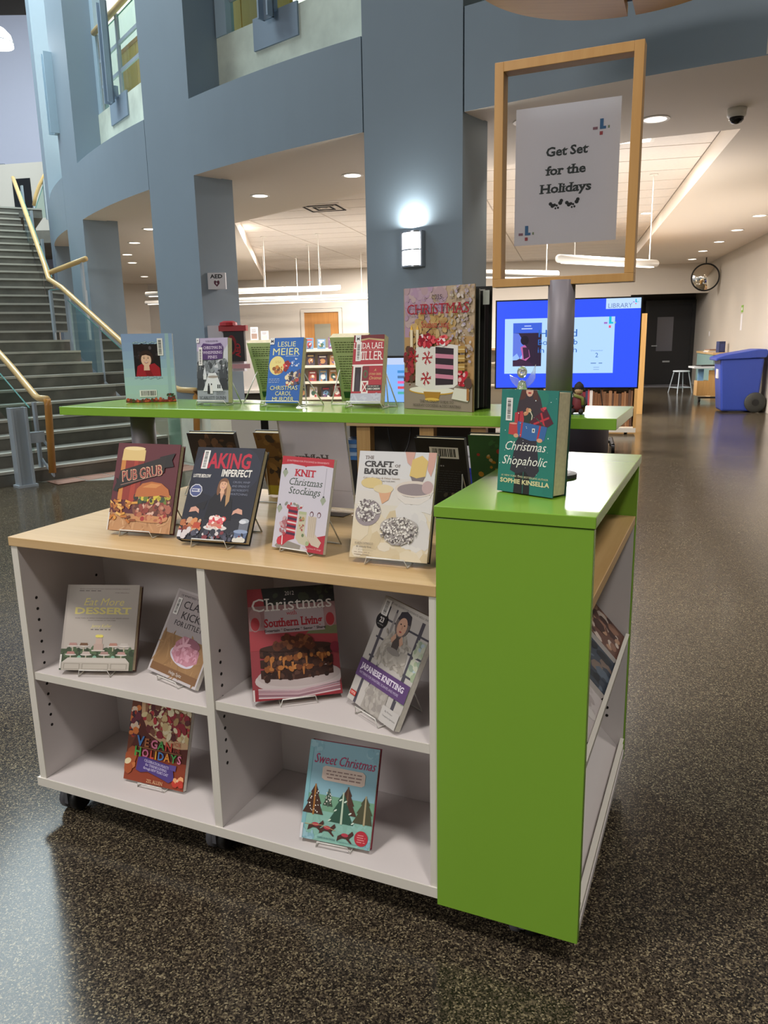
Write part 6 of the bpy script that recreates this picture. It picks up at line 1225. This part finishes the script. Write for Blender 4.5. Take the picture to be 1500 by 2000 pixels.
BK = dict(  # x, y, z, yaw, tilt (negative: top leans towards us), roll, w, h, th
    b1=(.520, .512, ZS+.004, .0, -.38, 0, .105, .172, .022), b2=(.781, .512, ZS+.004, .05, -.42, 0, .105, .186, .024), blk=(.963, .700, ZW+.004, -.05, -.30, 0, .15, .215, .016), grn=(1.113, .685, ZW+.0005, 0, -.30, 0, .124, .235, .02), brn=(.175, .700, ZW+.004, .10, -.30, 0, .17, .205, .02), yel=(.455, .690, ZW+.004, .05, -.38, 0, .18, .225, .02))
for k, lab, c_, ar_ in (('b1', 'pale green blurb side of a paperback behind the bright blue novel', '#9fb26c', art_blurb), ('b2', 'pale green blurb side of a paperback behind the red barn novel', '#9fb26c', art_blurb), ('blk', 'black book showing its barcode behind the pale baking cookbook', '#121214', art_black),
                       ('grn', 'green covered book leaning behind the teal novel', '#1d1d1c', art_plain_green), ('brn', 'dark brown book leaning behind the burger cookbook', '#1c1816', art_brown), ('yel', 'yellow brown book leaning behind the navy cookbook', '#3a2a1a', art_yellow)):
    book(k, lab, c_, ar_, k not in ('b1', 'b2'), 'r', 'pages', par=BK[k])
def back_stand(k, lab, fz, m=None, out=.055):
    x, y, z, yw, ti, rl, w, h, th = BK[k]
    t = thing('book_stand', lab, 'book stand', W(x, y, fz), IYAW+yw, 'wire book stands'); r = .0017; a = -ti; s_ = h*.5
    for sx in (-1, 1):
        xx = sx*w*.5; top = (xx*.8, -s_*math.sin(a)-.004, .004+s_*math.cos(a)); MB().tube([(xx, .02, .003), (xx, -.004, .003), top, (xx*1.05, top[1]-out, .002)], r, 6).build('side_wire', M['wire'], t, True)
    MB().tube([(-w*.52, -s_*math.sin(a)-.004-out, .002), (w*.52, -s_*math.sin(a)-.004-out, .002)], r, 6).build('foot_wire', M['wire'], t, True); MB().tube([(-w*.5, th+.012, .003), (w*.5, th+.012, .003)], r, 6).build('front_lip', M['wire'], t, True)
for k, n_ in (('b1', 'left pale green paperback'), ('b2', 'pale green paperback near the tall annual'), ('blk', 'black barcode book'), ('brn', 'dark brown book'), ('yel', 'yellow brown book')): back_stand(k, 'wire stand holding the '+n_.replace('left ', 'blurb side '), ZS if k in ('b1', 'b2') else ZW, out=.030 if k == 'b2' else .055)
# slanted sign holder with a holiday notice (seen from behind)
sh_ = thing('sign_holder', 'slanted clear sign holder with a pale holiday sheet seen from behind', 'sign holder', (0, 0, 0)); sh_.matrix_world = frame_of(.625, .560, ZW+.002, -.02, -.20, 0)
MB().plane(-.108, .108, .001, 0, .278).build('acrylic_back', M['clear'], sh_); ppr = MB().box(-.105, .105, .0025, .003, .006, .276).build('paper_sheet', paper_mat('grey_sheet', '#e8e2e2', .6), sh_)
A = Art(.21, .27); A.text('Holiday', .70, .52, .075, '#8e8787', al='l', sx=-1.15, bold=1, serif=True); A.line([(.0, .20), (1, .20)], .0006, '#9a9292'); A.build('sheet_print', ppr, (0, .0025, .006))
MB().plane(-.108, .108, .0045, 0, .278).build('acrylic_front', M['clear'], sh_); MB().box(-.108, .108, -.075, .004, -.002, .0).build('acrylic_foot', M['clear'], sh_).rotation_euler = (-.20, 0, 0)
MB().box(-.110, -.108, -.001, .0065, 0, .278).box(.108, .110, -.001, .0065, 0, .278).box(-.11, .11, -.001, .0065, .278, .280).build('edges', mat('acrylic_edge', '#cfcbc8', .3), sh_)
# magazines on the sloping shelf at the end
def mag_art(cols, seed, title, tc_):
    def f(A):
        A.rect(0, 0, 1, 1, cols[0]); A.scatter(50, (.04, .05, .96, .75), (.008, .028), cols, seed); (A.text(title, .5, .84, .10, tc_, fit=.88, serif=True) if title else A.lines(2, .08, .92, .95, .07, .045, tc_, seed)); A.lines(3, .1, .9, .80, .035, .012, tc_, seed)
    return f
sa = math.atan2(.275, 1.470-1.215)     # slope angle from the horizontal
for i, (yy, cols, ttl, tcol, lab, wv) in enumerate(((.655, ['#6a4a40', '#8f6a58', '#4a3430', '#b08a70', '#c8b8ac'], '', '#d8d0c8', 'brown patterned craft book at the far end of the sloping shelf', .17), (.445, ['#3c4450', '#2a3038', '#5a6674', '#7a6a60', '#20242c'], '', '#c8ccd4', 'dark blue grey book in the middle of the sloping shelf', .19), (.225, ['#c0b8b6', '#b4acaa', '#cac4c0', '#a89e9c'], 'CHRISTMAS', '#9a4a44', 'pale Christmas book at the near end of the sloping shelf', .19))):
    t = thing('book', lab, 'book', (0, 0, 0), 0, 'books on the sloping end shelf')
    ex = Vector((0, 1, 0)); u_ = Vector((-math.cos(sa), 0, math.sin(sa))); yb = u_.cross(ex)
    m_ = Matrix((ex, yb, u_)).transposed().to_4x4(); nrm = Vector((math.sin(sa), 0, math.cos(sa))); m_.translation = Vector((1.470, yy, .440))+u_*.010+nrm*.0165
    t.matrix_world = IM @ m_
    f = MB().box(-wv/2, wv/2, 0, .0015, 0, .255).build('front_cover', mat('mag_cover_%d' % i, cols[0], .35), t); A = Art(wv, .255); mag_art(cols, i+3, ttl, tcol)(A); A.build('cover_print', f)
    MB().box(-wv/2+.001, wv/2-.002, .0015, .0145, .002, .253).build('page_block', M['pages_w'], t); MB().box(-wv/2, wv/2, .0145, .016, 0, .255).build('back_cover', mat('mag_cover_%d' % i, cols[0]), t); MB().box(-wv/2-.001, -wv/2, 0, .016, 0, .255).build('spine', mat('mag_spine', '#cfcac6', .4), t)
# crystal angel and small doll
an = thing('glass_angel', 'small clear glass angel ornament with spread wings on the green shelf', 'ornament', W(1.250, .400, ZS), IYAW); an.scale = (.88, .88, .88)
MB().lathe([(.0, 0), (.030, .001), (.028, .01), (.020, .035), (.012, .062), (.009, .075), (0, .078)], 16).build('gown', M['crystal'], an, True)
MB().ball((0, -.001, .098), .0135, 14, 10, (1, 1, 1.15)).build('head', M['crystal'], an, True)
for s_ in (-1, 1):
    P = [(0, .064), (.014, .082), (.026, .086 if s_ < 0 else .100), (.034, .090 if s_ < 0 else .118), (.033, .082), (.028, .072), (.018, .062), (.006, .056)]
    MB().sweep([(s_*a_, b_) for a_, b_ in P], 'Y', .004, .008).build('wing', M['crystal'], an)
MB().lathe([(.030, .0), (.036, .004), (.030, .008), (.0, .008)], 14).build('base', M['crystal'], an, True)
do = thing('elf_doll', 'tiny seated doll in dark cap and red coat on the green shelf', 'figurine', W(1.392, .335, ZS), IYAW); do.scale = (.76, .76, .76)
MB().lathe([(.0, .004), (.018, .004), (.020, .02), (.016, .045), (.010, .056), (0, .058)], 14).build('coat', M['doll_red'], do, True); MB().ball((0, -.003, .066), .012, 12, 8).build('face', M['doll_skin'], do, True)
MB().lathe([(.0135, .068), (.015, .072), (.012, .082), (.004, .090), (0, .091)], 14).build('cap', M['doll_dark'], do, True)
for s_ in (-1, 1): MB().tube([(s_*.014, 0, .044), (s_*.022, -.010, .028), (s_*.014, -.018, .020)], .005, 8).build('arm', M['doll_dark'], do, True); MB().tube([(s_*.008, -.006, .010), (s_*.012, -.024, .010), (s_*.013, -.030, .004)], .006, 8).build('leg', M['doll_dark'], do, True); MB().ball((s_*.013, -.034, .007), .007, 10, 6, (1, 1.4, 1)).build('shoe', M['doll_dark'], do, True)
MB().tube([(-.010, -.010, .052), (0, -.016, .050), (.012, -.012, .045), (.016, -.016, .025)], .005, 8).build('scarf', M['doll_green'], do, True)
